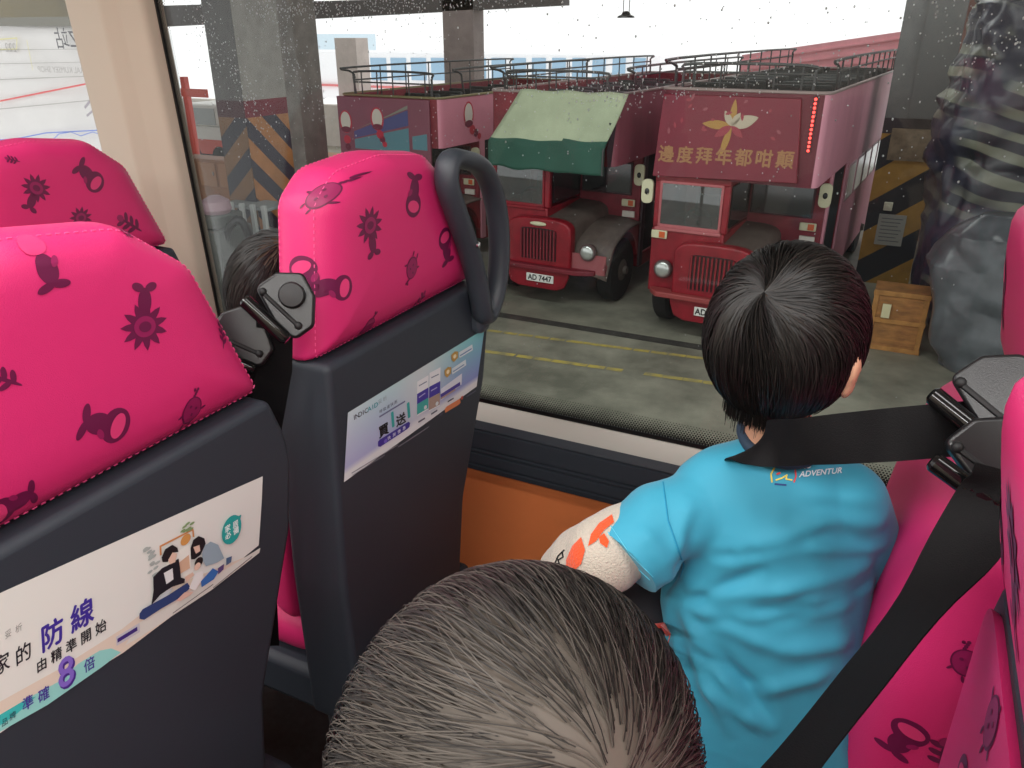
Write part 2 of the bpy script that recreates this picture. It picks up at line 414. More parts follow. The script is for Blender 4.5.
# buildings outside
PALE = mat('pale_facade', rgb(238, 238, 240), 0.8)
bd = thing('office_building', 'pale office building with blue window bands beyond the depot opening', 'building', (-20, 46, G))
y = 46
def fb(x0, y0, x1, y1): a = on(1, y, x0, y1); b = on(1, y, x1, y0); return a, b
a, b = on(1, y, 300, 90), on(1, y, 640, 50)
obj('wall', MB().box((on(1, y, 260, 60).x, y, G), (on(1, y, 660, 60).x, y + 6, on(1, y, 500, 54).z)), PALE, bd, smooth=0, world=True)
for k in range(14):
    xa = 372 + k * 20; p_ = on(1, y, xa, 80); q_ = on(1, y, xa + 14, 58)
    obj('window', MB().box((p_.x, y - 0.05, p_.z), (q_.x, y, q_.z)), mat('pale_blue_glass', rgb(150, 182, 206), 0.3), bd, smooth=0, world=True)
obj('red_sill', MB().box((on(1, y, 262, 84).x, y - 0.2, on(1, y, 300, 85).z), (on(1, y, 650, 84).x, y, on(1, y, 300, 83).z)), mat('sill_red', rgb(210, 120, 120), 0.7), bd, smooth=0, world=True)
bd2 = thing('tower_block', 'pale blue tower block seen between the striped and the far column', 'building', (-30, 58, G))
y = 58
obj('wall', MB().box((on(1, y, 296, 60).x, y, G), (on(1, y, 336, 60).x, y + 6, on(1, y, 310, 34).z)), mat('pale_blue_wall', rgb(205, 222, 232), 0.7), bd2, smooth=0, world=True)
obj('balcony_rail', MB().box((on(1, y, 296, 80).x, y - 0.6, on(1, y, 310, 80).z), (on(1, y, 336, 80).x, y, on(1, y, 310, 77).z)), mat('sill_red', rgb(210, 120, 120), 0.7), bd2, smooth=0, world=True)
# hanging lamp
lp = on(1, 16, 626, 15)
hl = thing('hanging_lamp', 'small dark lamp hanging in the bright depot opening', 'lamp', lp)
obj('stem', MB().cyl((-0.06, 0, 0.02), (-0.06, 0, 3.3 - lp.z), 0.008).cyl((0.06, 0, 0.02), (0.06, 0, 3.3 - lp.z), 0.008), BLACKP, hl)
obj('lamp_shade', MB().lathe((0, 0, -0.05), (0, 0, 1), [(0.17, 0), (0.16, 0.03), (0.09, 0.06), (0.07, 0.10), (0.03, 0.12)]), BLACKP, hl)

# ------------------------------------------------------------------ the vintage open-top buses
RED = mat('bus_red', rgb(134, 22, 36), 0.38, var=0.22, vscale=5, spec=0.4)
REDD = mat('bus_red_dull', rgb(120, 28, 42), 0.55, var=0.25, vscale=4)
PINKB = mat('pale_pink_side', rgb(206, 140, 156), 0.5, var=0.12, vscale=1.6, stretch=(1, 1, .3))  # pale pink; on the right bus the side light is in the colour
MAUVE = mat('faded_mauve_side', rgb(150, 86, 98), 0.5, var=0.15, vscale=2.2, stretch=(1, 1, .3))
BONN = mat('dusty_bonnet', rgb(96, 84, 78), 0.6, var=0.2, vscale=6)
DGLASS = mat('dim_bus_glass', rgb(34, 36, 38), 0.08, spec=0.8)
DARK = mat('dark_interior', rgb(22, 22, 25), 0.85)
TYRE = mat('tyre', rgb(24, 24, 24), 0.8, bump=0.3, bscale=60)
CREAM = mat('cream_mirror', rgb(206, 202, 170), 0.5)
LAMPG = mat('headlight_glass', rgb(196, 200, 196), 0.15, 0.6)
AMBER = mat('amber_lens', rgb(206, 92, 44), 0.35)
RAILM = mat('rail_grey', rgb(66, 66, 66), 0.5)
SEATD = mat('deck_seat_vinyl', rgb(44, 46, 46), 0.6)

def wheel(par, u, v, r=0.53, w=0.26, s=1):
    t = MB(); t.lathe((u - w / 2 * s, v, r), (s, 0, 0), [(r * .62, 0.0), (r * .93, .0), (r, .04), (r, w - .04), (r * .93, w), (r * .62, w)], 30)
    o = obj('wheel', t, TYRE, par)
    h = MB(); h.lathe((u - w / 2 * s + w * s * .86, v, r), (s, 0, 0), [(r * .63, 0), (r * .60, .02), (r * .42, -.03), (r * .34, .04), (r * .14, .07), (r * .12, .12)], 24)
    for k in range(8):
        an = 2 * PI * k / 8; h.ell((u + w * s * .40, v + r * .45 * math.cos(an), r + r * .45 * math.sin(an)), (.02, .02, .02), nu=6, nv=4)
    obj('hub', h, mat('dusty_hub', rgb(84, 76, 70), 0.6), o)

def vintage_bus(name, label, o, ang, L, railz, opts):
    b = thing(name, label, 'bus', (o[0], o[1], G), -R(ang), 'open-top vintage buses parked in the depot')
    Wd = 2.2
    side = opts.get('side', MAUVE); low = opts.get('low', side)
    # lower saloon behind the bulkhead, with an entrance opening on the near side
    t = MB()
    t.box((0.02, 1.3, .62), (Wd - .55, L, 2.28)); t.box((Wd - .55, 2.75, .62), (Wd - .02, L, 2.28)); t.box((Wd - .55, 1.3, .62), (Wd - .03, 1.42, 2.28)); t.box((Wd - .6, 1.4, .40), (Wd - .02, 2.8, .66))
    obj('lower_body', t, RED, b, bevel=.03, smooth=30)
    obj('entrance_shade', MB().box((Wd - .56, 1.42, .66), (Wd - .045, 2.76, 2.28)), DARK, b, smooth=0)  # dark block nearly flush, standing in for the shade inside the doorway
    # side skin
    obj('side_panel', MB().box((Wd - .03, 2.75, .45), (Wd, L, 2.30)).box((Wd - .035, 1.30, .45), (Wd + .004, 1.44, 2.30)), low, b, smooth=0)
    obj('side_panel', MB().box((0, 1.3, .45), (.03, L, 2.30)), MAUVE, b, smooth=0)
    for k in range(int((L - 2.95) / .95)):
        v0 = 2.95 + k * .95
        f = obj('side_window', MB().box((Wd - .01, v0, 1.62), (Wd + .012, v0 + .78, 2.22)), mat('window_trim', rgb(160, 130, 136), 0.5), b, bevel=.02)
        obj('pane', MB().box((Wd + .005, v0 + .04, 1.66), (Wd + .016, v0 + .74, 2.18)), opts.get('pane', DGLASS), f, smooth=0)
    # driver's cab on the left with windscreen
    t = MB(); t.box((0, 0, .60), (1.07, 1.32, 1.56)); t.box((0, .02, 1.56), (.09, 1.32, 2.30)); t.box((.99, .02, 1.56), (1.09, .10, 2.30)); t.box((0, 0, 2.22), (1.09, 1.32, 2.34)); t.box((.99, .1, 1.56), (1.07, .16, 2.3)); t.box((.02, 1.22, 1.56), (1.05, 1.32, 2.3))
    c = obj('cab', t, RED, b, bevel=.02)
    fw = obj('windscreen', MB().box((.09, .0, 1.56), (.99, .035, 1.62)).box((.09, .0, 2.20), (.99, .035, 2.24)).box((.08, .0, 1.56), (.115, .035, 2.24)).box((.965, .0, 1.56), (1.0, .035, 2.24)).box((.05, -.03, 1.53), (1.02, .02, 1.575)), opts.get('wframe', RED), b, bevel=.008)
    obj('pane', MB().box((.11, .012, 1.61), (.97, .020, 2.21)), glass_mat('bus_windscreen', (.62, .66, .66), .10, .04), fw, smooth=0)
    obj('cab_side_window', MB().box((1.06, .18, 1.62), (1.085, 1.2, 2.2)), DGLASS, b, smooth=0)
    sw = MB(); sw.tube([(0.55 + .2 * math.cos(a * PI / 12), .42 + .05 * math.sin(a * PI / 12), 1.62 + .17 * math.sin(a * PI / 12)) for a in range(24)], .014, 6, closed=True); sw.cyl((.55, .5, 1.2), (.55, .42, 1.62), .02, n=8)
    obj('steering_wheel', sw, BLACKP, b)
    obj('cab_seat', MB().box((.3, .8, 1.2), (.8, 1.15, 1.3)).box((.3, 1.05, 1.3), (.8, 1.15, 1.9)), SEATD, b, bevel=.03)
    # bulkhead with its window, set back over the bonnet
    obj('bulkhead', MB().box((1.07, 1.24, .9), (Wd - .03, 1.32, 2.30)), REDD, b, smooth=0)
    f = obj('bulkhead_window', MB().box((1.10, 1.215, 1.66), (2.02, 1.24, 2.20)), mat('dark_trim', rgb(60, 30, 36), .5), b, bevel=.01)
    obj('pane', MB().box((1.13, 1.205, 1.69), (1.99, 1.217, 2.17)), DGLASS, f, smooth=0)
    # upper deck tub
    zt = opts.get('top', 3.46)
    hw = opts.get('front_gap', 0)
    prof = roundpoly([(0, L), (0, 0), (Wd, 0), (Wd, L)], [.05, .16, .16, .05], 6)
    inn = roundpoly([(.08, L - .08), (.08, .08), (Wd - .08, .08), (Wd - .08, L - .08)], [.03, .12, .12, .03], 6)
    t = MB(); k = len(prof); vs = []
    for (pp, z) in ((prof, 2.30), (prof, zt), (inn, zt), (inn, 2.42)): vs += [(x, y, z) for x, y in pp]
    fs = []
    for ring in range(3):
        for i in range(k):
            j = (i + 1) % k; fs.append((ring * k + i, ring * k + j, (ring + 1) * k + j, (ring + 1) * k + i))
    fs.append(tuple(range(k))); fs.append(tuple(3 * k + i for i in range(k)))
    mi = [1 if max(abs(vs[f_[0]][0] - Wd), abs(vs[f_[1]][0] - Wd)) < .17 and vs[f_[0]][1] > -.01 and vs[f_[1]][1] > .02 and len(f_) == 4 else 0 for f_ in fs]
    t.v = [Vector(p) for p in vs]; t.f = [list(f_) for f_ in fs]; t.m = mi
    obj('upper_deck', t, [opts.get('front', REDD), side], b, smooth=30)
    obj('deck_trim', MB().tube([(x, y, zt + .01) for x, y in prof], .022, 6, closed=True), opts.get('trim', mat('pale_trim', rgb(150, 132, 128), .5)), b)
    for k in range(int((L - .8) / .8)):
        for u0 in (.14, 1.22):
            s = MB(); v0 = .55 + k * .8
            s.box((u0, v0, 2.75), (u0 + .84, v0 + .42, 2.86)); s.box((u0, v0 + .38, 2.8), (u0 + .84, v0 + .46, zt + opts.get('seat_up', -.06))); s.box((u0 + .1, v0 + .1, 2.42), (u0 + .16, v0 + .3, 2.78)); s.box((u0 + .68, v0 + .1, 2.42), (u0 + .74, v0 + .3, 2.78))
            obj('deck_seat', s, SEATD, b, bevel=.03)
    # rails along the open deck
    r = MB()
    for (u, v0, v1) in ((.03, .0, L), (Wd - .03, .0, L)):
        pass
    if opts.get('rail', True):
        fr = [(.08, .35, zt), (.08, .30, railz - .1), (.08, .36, railz), (.08, L - .4, railz), (.08, L - .1, railz - .08), (.08, L - .06, zt)]
        obj('handrail', MB().tube(smooth_path(fr, 4), .02, 6).tube([(.08, .32, zt + .24), (.08, L - .1, zt + .24)], .014, 6), RAILM, b)
        fr2 = [(x if x > .1 else .08, y, z) for x, y, z in [(Wd - .08, .9, zt), (Wd - .08, .82, railz - .1), (Wd - .08, .92, railz), (Wd - .08, L - .4, railz), (Wd - .08, L - .1, railz - .08), (Wd - .08, L - .06, zt)]]
        q = MB().tube(smooth_path(fr2, 4), .02, 6).tube([(Wd - .08, .85, zt + .24), (Wd - .08, L - .1, zt + .24)], .014, 6)
        obj('handrail', q, RAILM, b)
        q = MB().tube(smooth_path([(.25, .12, zt), (.25, .14, railz - .16), (.36, .15, railz - .06), (Wd - .36, .15, railz - .06), (Wd - .25, .14, railz - .16), (Wd - .25, .12, zt)], 4), .02, 6).tube([(.25, .14, zt + .22), (Wd - .25, .14, zt + .22)], .014, 6)
        obj('handrail', q, RAILM, b)
        n_ = int(L / .85)
        for k in range(n_):
            for u in (.08, Wd - .08): obj('rail_post', MB().cyl((u, 1.1 + k * .8, zt - .1), (u, 1.1 + k * .8, railz), .013, n=6), RAILM, b)
        for k in range(5): obj('rail_post', MB().cyl((.4 + k * .35, .15, zt - .1), (.4 + k * .35, .15, railz - .06), .013, n=6), RAILM, b)
    # bonnet and radiator
    def arch(w, z0, z1, n=12, sq=.28):
        pts = [(-w, z0)]
        for k in range(n + 1):
            a = PI - PI * k / n; c_, s_ = math.cos(a), math.sin(a)
            pts.append((w * math.copysign(abs(c_) ** .55, c_), z1 - (z1 - z0) * sq + (z1 - z0) * sq * abs(s_) ** .7))
        pts.append((w, z0)); return pts
    uc = 1.0
    A = arch(.56, .75, 1.42)
    t = MB(); t.prism(A, lambda x, z: Vector((uc + x, -.02, z)), lambda x, z: Vector((uc + .04 + x * .96 + .04, 1.26, .75 + (z - .75) * 1.16)))
    obj('bonnet', t, BONN, b, smooth=50)
    A2 = arch(.58, .66, 1.44); hole = arch(.33, .76, 1.28, sq=.1)
    t = MB()
    t.prism(A2, lambda x, z: Vector((uc + x, .02, z)), lambda x, z: Vector((uc + x, -.18, z)))
    rad = obj('radiator', t, RED, b, bevel=.035, seg=3, smooth=50)
    gq = MB(); gq.prism(hole, lambda x, z: Vector((uc + x, -.175, z)), lambda x, z: Vector((uc + x, -.186, z)))
    gr = obj('grille', gq, mat('grille_dark', rgb(40, 10, 16), .6), rad, smooth=0)
    gb = MB()
    for k in range(11):
        x = -.30 + .06 * k; gb.box((uc + x - .012, -.215, .77), (uc + x + .012, -.18, 1.26))
    obj('grille_slats', gb, opts.get('slat', RED), rad, smooth=0)
    if opts.get('badge'):
        obj('badge', MB().ell((uc, -.19, 1.35), (.15, .02, .035)), CREAM, rad)
    # bumper, valance, plate
    obj('bumper', MB().prism(roundpoly([(.0, -.02), (.22, -.28), (1.72, -.28), (2.0, -.15), (2.0, -.05)], .08, 4), lambda x, y: Vector((x, y, .60)), lambda x, y: Vector((x, y, .68))), opts.get('bump', REDD), b, bevel=.015)
    obj('valance', MB().prism(roundpoly([(.40, .62), (1.62, .62), (1.5, .34), (1.36, .28), (.66, .28), (.5, .34)], .08, 4), lambda x, z: Vector((x, -.16, z)), lambda x, z: Vector((x, -.22, z))), RED, b, bevel=.02)
    u_p = opts.get('plate_u', .82)
    pl = obj('number_plate', MB().box((u_p, -.245, .40), (u_p + .50, -.222, .53)), flat(226, 226, 220, .4), b, bevel=.006)
    obj('plate_lettering', MB().text(opts['plate'], lambda x, y: Vector((x, -.2462, y)), .13, u_p + opts.get('plate_dx', .25), .463, bold=.004, sx=.9), flat(20, 20, 24), pl, smooth=0, recalc=False)
    # headlights
    for u, z in ((.24, .97), (1.86, .97)):
        h = obj('headlight', MB().lathe((u, .06 if u < 1 else .0, z), (0, -1, 0), [(.04, -.1), (.11, 0), (.13, .08), (.14, .13), (.125, .15)]), opts.get('hlm', mat('headlight_shell', rgb(90, 70, 70), .4)), b)
        obj('lens', MB().ell((u, -.09 if u < 1 else -.15, z), (.115, .04, .115)), LAMPG, h)
    # near-side wing
    def wing(i, j):
        v = -.12 + 1.45 * i
        z = .97 + .33 * math.sin(min(1, i * 1.35) * PI / 2) - .36 * max(0, .16 - i) / .16
        u = 1.50 + .70 * j
        return Vector((u, v, z - .07 * (j - .3) ** 2 * 2))
    obj('wing', MB().grid(wing, 20, 8), BONN, b, smooth=60).modifiers.new('solid', 'SOLIDIFY').thickness = .03
    ap = [(-.10, .62), (-.10, .80)] + [(-.12 + 1.45 * i / 12, wing(i / 12, 1).z - .02) for i in range(1, 13)] + [(1.33, .6)]
    cut = [(.68 + .62 * math.cos(a), .55 + .62 * math.sin(a)) for a in [PI * k / 10 for k in range(11)]]
    ap = ap + [p_ for p_ in cut if p_[1] > .6]
    wa = MB(); wa.poly2(ap, lambda v, z: Vector((2.17, v, z))); wa.poly2([(1.5, .62), (1.5, .93), (2.17, .93), (2.17, .62)], lambda u, z: Vector((u, -.10, z)))
    obj('wing_side', wa, opts.get('wingside', RED), b, smooth=0).modifiers.new('solid', 'SOLIDIFY').thickness = .025
    # wheels
    wheel(b, .17, .62, s=-1); wheel(b, 2.02, .68); wheel(b, .17, L - 1.6, s=-1); wheel(b, 2.04, L - 1.6)
    obj('chassis', MB().box((.5, .2, .45), (1.7, L - .2, .62)).box((.35, .58, .48), (1.9, .72, .58)).box((.35, L - 1.68, .48), (1.9, L - 1.52, .58)), DARK, b, smooth=0)
    # mirrors, indicators, small plates
    for (u, v, z) in ((2.16, 1.18, 2.02),) + tuple(opts.get('mirrors', ())):
        m_ = obj('mirror', MB().prism(roundpoly([(-.085, -.17), (.085, -.17), (.085, .17), (-.085, .17)], .08, 6), lambda x, y_: Vector((u + x, v - .03, z + y_)), lambda x, y_: Vector((u + x, v + .02, z + y_))), CREAM, b)
        obj('mirror_arm', MB().tube([(u, v, z), (u - .1, v + .04, z), (u - .13, v + .1, z)], .012, 6), BLACKP, m_)
        obj('mirror_mount', MB().ell((u - .0, v - .035, z), (.035, .02, .045)), BLACKP, m_)
    for (u, v, z) in ((.13, -.012, 1.47), (1.98, 1.22, 1.54)):
        q = obj('indicator', MB().box((u - .12, v - .03, z - .06), (u + .12, v, z + .06)), CREAM, b, bevel=.03, seg=3)
        obj('lens', MB().box((u + .0, v - .036, z - .045), (u + .09, v - .028, z + .045)), AMBER, q, bevel=.006)
    obj('notice_plate', MB().box((1.88, 1.20, 1.30), (2.10, 1.24, 1.40)), flat(216, 210, 200), b, bevel=.006)
    return b

# right bus: banner with flower and gold lettering
b3 = vintage_bus('vintage_bus', 'red open-top vintage bus with gold lettering and flower on its dark red front', (-3.15, 11.15), 3.7, 8.0, 3.84,
                 dict(seat_up=.05, side=PINKB, low=PINKB, pane=flat(186, 180, 176, .2), plate='AD', plate_dx=.10, slat=RED, bump=mat('bumper_faded', rgb(150, 62, 62), .5), front=mat('banner_surround', rgb(96, 22, 38), .5),
                      wframe=mat('windscreen_frame', rgb(176, 96, 100), .5), mirrors=((-.12, .05, 2.06),), wingside=REDD))
BAN = mat('banner_red', rgb(118, 24, 44), .4, var=.1, vscale=2)
bb = obj('front_banner', MB().prism([(.04, 3.40), (1.86, 3.40), (1.96, 2.36), (-.02, 2.30)], lambda u, z: Vector((u, .0, z)), lambda u, z: Vector((u, -.035 - .05 * (3.4 - z), z))), BAN, b3, bevel=.012)
def onban(u, z): return Vector((u, -.038 - .05 * (3.4 - z) - .003, z))
GOLD = mat('gold_lettering', rgb(158, 112, 72), .5)
lt = MB()
for k, ch in enumerate('邊度拜年都咁顛'):
    lt.text(ch, onban, .235, .16 + k * .268, 2.60 + .006 * k, bold=.006)
obj('banner_lettering', lt, GOLD, bb, smooth=0, recalc=False)
FLM = [mat('flower_gold', rgb(168, 126, 62), .5), mat('flower_white', rgb(180, 166, 144), .3), mat('flower_pink', rgb(150, 54, 66), .5), mat('petal_pink', rgb(146, 78, 86), .5)]
def petal(cx, cz, ang, l, w, m):
    pts = []
    for k in range(17):
        t_ = k / 16; pts.append((l * t_, w * math.sin(PI * t_) ** .8 * (1 - .25 * t_)))
    pts += [(x, -y_) for x, y_ in pts[-2:0:-1]]
    c_, s_ = math.cos(ang), math.sin(ang)
    obj('petal', MB().poly2([(cx + x * c_ - y_ * s_, cz + x * s_ + y_ * c_) for x, y_ in pts], lambda u, z, e=m: onban(u, z) - Vector((0, .0015 * e, 0))), FLM[m], bb, smooth=0)
for ang, l, w, m in ((R(88), .34, .05, 0), (R(178), .40, .065, 0), (R(255), .42, .05, 0), (R(20), .36, .09, 1), (R(120), .22, .05, 1), (R(60), .2, .05, 1), (R(215), .26, .06, 2), (R(-40), .22, .05, 2)):
    petal(1.02, 3.03, ang, l, w, m)
rb = random.Random(5)
for k in range(16): petal(rb.uniform(.15, 1.75), rb.uniform(2.75, 3.35), rb.uniform(0, 6), rb.uniform(.05, .1), .022, rb.choice((2, 3)))
ls = MB()
for k in range(13): ls.ell((2.03, -.03, 3.40 - k * .052), (.018, .015, .018), nu=8, nv=5)
led = obj('led_strip', MB().box((2.0, -.018, 2.74), (2.06, .004, 3.44)), mat('led_back', rgb(60, 14, 22), .5), b3, smooth=0)
obj('led_lamps', ls, mat('red_led', rgb(255, 50, 40), .4, emit=(1, .06, .05, 1), estr=4.0), led)

# middle bus: green canvas folded over the front of the deck
b2 = vintage_bus('vintage_bus', 'red vintage bus with a green canvas hood over its upper front', (-6.1, 11.7), 3.7, 7.0, 3.68,
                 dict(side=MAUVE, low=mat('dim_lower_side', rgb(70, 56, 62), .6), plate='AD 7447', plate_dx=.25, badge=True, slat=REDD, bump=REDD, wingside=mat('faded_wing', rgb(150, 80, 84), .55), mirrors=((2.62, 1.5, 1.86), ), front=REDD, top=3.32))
CANP = mat('canvas_pale_green', rgb(176, 186, 156), .75, var=.12, vscale=2.5, bump=.5, bscale=14)
CANG = mat('canvas_dark_green', rgb(40, 84, 70), .7, var=.12, vscale=3, bump=.4, bscale=14)
def canv(i, j):
    # roof edge -> lip -> hanging valance
    u = .12 + 2.0 * j
    if i < .66:
        t_ = i / .66; v = -.03 - .24 * t_; z = 3.36 - .76 * t_ - .03 * math.sin(PI * t_) * (1 + .4 * math.sin(9 * j))
        u += (.46 * (1 - t_)) * (1 - j) + .24 * (1 - t_) * j
    else:
        t_ = (i - .66) / .34; v = -.27 + .02 * math.sin(14 * j); z = 2.60 - .40 * t_ + .012 * math.sin(20 * j) * t_
    return Vector((u, v, z + .012 * math.sin(17 * j + 6 * i)))
cv = MB().grid(canv, 28, 22)
k_ = 22
for q, f in enumerate(cv.f): cv.m[q] = 1 if (q // k_) / 28 > .60 - (.05 if (q % k_) > 13 else 0) else 0
cn = obj('canvas_hood', cv, [CANP, CANG], b2, smooth=60); cn.modifiers.new('solid', 'SOLIDIFY').thickness = .015
obj('hood_frame', MB().tube([(.14, -.25, 2.2), (.14, -.25, 2.56), (.56, -.01, 3.32)], .018, 6).tube([(2.10, -.25, 2.2), (2.10, -.25, 2.56), (2.3, -.01, 3.32)], .018, 6).tube([(2.15, -.15, 2.95), (2.12, .02, 2.5)], .018, 6), RAILM, cn)
cs = MB().poly2([(-.25, 2.58), (-.03, 3.3), (.0, 2.3), (-.12, 2.3)], lambda v, z: Vector((2.14 + .1 * (z - 2.4), v, z)))
obj('hood_side', cs, mat('hood_side_dark', rgb(70, 54, 62), .7), cn, smooth=0)

# left bus: blue and mauve banner, pink side
b1 = vintage_bus('vintage_bus', 'open-top vintage bus at left with blue striped front banner and pink side', (-9.5, 12.3), 3.7, 6.2, 3.58,
                 dict(side=mat('pink_side_clean', rgb(214, 138, 156), .45, var=.06, vscale=2), low=PINKB, plate='AD', top=3.12, front=REDD, trim=mat('olive_trim', rgb(130, 120, 84), .6)))
MV = mat('banner_mauve', rgb(134, 76, 92), .5, var=.08, vscale=2)
q = obj('front_banner', MB().box((-.06, -.05, 2.02), (2.0, .0, 3.10)), MV, b1, bevel=.01)
def onb1(u, z): return Vector((u, -.053, z))
def quad(pts, m): return MB().poly2(pts, onb1)
DZ = .24
s = MB(); s.poly2([(.30, 2.62 - DZ), (.30, 2.74 - DZ), (1.55, 3.16 - DZ), (1.55, 2.90 - DZ)], onb1, 0); s.poly2([(.30, 2.44 - DZ), (.30, 2.60 - DZ), (1.55, 2.86 - DZ), (1.55, 2.44 - DZ)], onb1, 1); s.poly2([(.30, 2.36 - DZ), (.30, 2.40 - DZ), (1.40, 2.40 - DZ), (1.40, 2.36 - DZ)], onb1, 1); s.poly2([(.30, 2.76 - DZ), (1.1, 3.05 - DZ), (1.55, 3.24 - DZ), (1.55, 3.18 - DZ)], onb1, 2)
s.poly2([(1.62, 2.5 - DZ), (1.62, 2.72 - DZ), (1.94, 2.78 - DZ), (1.94, 2.5 - DZ)], onb1, 1)
obj('banner_stripes', s, [mat('stripe_blue', rgb(78, 82, 134), .5), mat('stripe_teal', rgb(92, 138, 150), .5), mat('stripe_sage', rgb(136, 136, 124), .5)], q, smooth=0)
def oval_mark(fn, u, z, r, tail, name, par):
    e = MB()
    def el(cx, cz, a, b_, m, d): e.poly2([(cx + a * math.cos(k * PI / 10), cz + b_ * math.sin(k * PI / 10)) for k in range(20)], lambda x, y_: fn(x, y_, d), m)
    el(u, z, r, r * 1.35, 0, 0); el(u, z + .01, r * .78, r * 1.1, 1, 1); el(u, z - r * .9, r * .8, r * .35, 2, 2)
    for k in range(3): el(u + tail[0] * (k + 1) / 3, z - r * 1.2 + tail[1] * (k + 1) / 3, r * (.55 - .1 * k), r * (.5 - .08 * k), 2 if k % 2 else 0, 2)
    obj(name, e, [mat('mark_red', rgb(190, 46, 66), .5), mat('mark_white', rgb(214, 208, 196), .5), mat('mark_plum', rgb(110, 34, 58), .5)], par, smooth=0)
fnf = lambda x, y_, d: Vector((x, -.054 - .001 * d, y_))
oval_mark(fnf, .12, 2.66, .15, (.02, -.4), 'banner_mark', q)
oval_mark(fnf, .86, 2.74, .15, (.14, -.25), 'banner_mark', q)
fns = lambda x, y_, d: Vector((2.205 + .001 * d, x, y_))
oval_mark(fns, .9, 2.80, .17, (.35, -.2), 'side_mark', b1)
oval_mark(fns, 2.9, 2.80, .30, (.1, -.6), 'side_mark', b1)

# ------------------------------------------------------------------ things standing about the depot
pw = MB(); A_ = on(1, 21, 742, 55); B_ = on(1, 21, 912, 30)
pw.prism([(A_.x, G), (B_.x, G), (B_.x, B_.z), (A_.x, A_.z)], lambda x, z: Vector((x, 21, z)), lambda x, z: Vector((x, 21.3, z)))
for k in range(3):
    dz = -.16 - .2 * k; pw.prism([(A_.x, A_.z + dz), (B_.x, B_.z + dz), (B_.x, B_.z + dz + .04), (A_.x, A_.z + dz + .04)], lambda x, z: Vector((x, 20.97, z)), lambda x, z: Vector((x, 21.0, z)))
q_ = on(1, 19, 960, 100).x
struct('depot_wall_right', MB().box((q_ - .6, 19, G), (14, 19.3, 2.2)), mat('dusky_wall', rgb(150, 112, 104), .7, var=.15, vscale=2), smooth=0)
struct('depot_wall_pink', pw, mat('pink_hoarding', rgb(246, 176, 184), .6, var=.08, vscale=2), smooth=0)

# wooden crate, with a cream socket box
c0 = on(1, 11.7, 864, 346); c1 = on(1, 11.7, 920, 346)
cr = thing('wooden_crate', 'worn brown wooden crate on the floor below the yellow and black column', 'crate', (c0.x, 11.7, G))
w_ = c1.x - c0.x; h_ = on(1, 11.7, 890, 291).z - G
WOODC = mat('crate_wood', rgb(150, 102, 54), .65, var=.35, vscale=4, stretch=(1, 1, 4))
t = MB(); t.box((0, 0, 0), (w_, .5, h_))
obj('body', t, WOODC, cr, bevel=.01)
t = MB()
for z in (.0, h_ * .5 - .03, h_ - .07): t.box((-.01, -.02, z), (w_ + .01, 0, z + .07))
for x in (0, w_ - .07): t.box((x, -.018, 0), (x + .07, 0, h_))
obj('batten', t, mat('crate_batten', rgb(160, 112, 58), .65, var=.3, vscale=6), cr, bevel=.006)
q = on(1, 11.66, 886, 311)
obj('socket_box', MB().box((q.x - c0.x - .055, -.05, q.z - G - .10), (q.x - c0.x + .055, -.018, q.z - G + .10)).box((q.x - c0.x - .02, -.056, q.z - G - .03), (q.x - c0.x + .02, -.049, q.z - G + .03)), flat(206, 198, 160), cr, bevel=.01)
# notice and switch on the right column
q = on(1, 15.1, 890, 231)
nt_ = thing('paper_notice', 'grey printed paper notice taped to the yellow and black column', 'notice', (q.x, 15.17, q.z))
obj('sheet', MB().box((-.22, 0, -.27), (.22, .02, .27)), flat(150, 148, 140), nt_, smooth=0)
t = MB()
for k in range(7): t.box((-.17, -.004, .19 - .065 * k), (.17 - .03 * (k % 3), 0, .205 - .065 * k))
obj('printed_lines', t, flat(96, 96, 94), nt_, smooth=0)
q = on(1, 15.1, 888, 207)
tag(obj('wall_switch', MB().box((q.x - .07, 15.12, q.z - .07), (q.x + .07, 15.2, q.z + .07)).box((q.x - .03, 15.10, q.z - .03), (q.x + .03, 15.125, q.z + .03)), flat(200, 196, 176), bevel=.01), 'small cream switch box above the paper notice on the striped column', 'switch')
q = on(1, 15.1, 914, 146)
tag(obj('paper_poster', MB().box((q.x - .38, 15.18, q.z - .26), (q.x + .38, 15.198, q.z + .26)).box((q.x - .3, 15.175, q.z - .2), (q.x + .3, 15.181, q.z + .2)), mat('old_poster', rgb(120, 104, 84), .7, var=.3, vscale=6), smooth=0), 'faded brown poster high on the yellow and black column', 'poster')

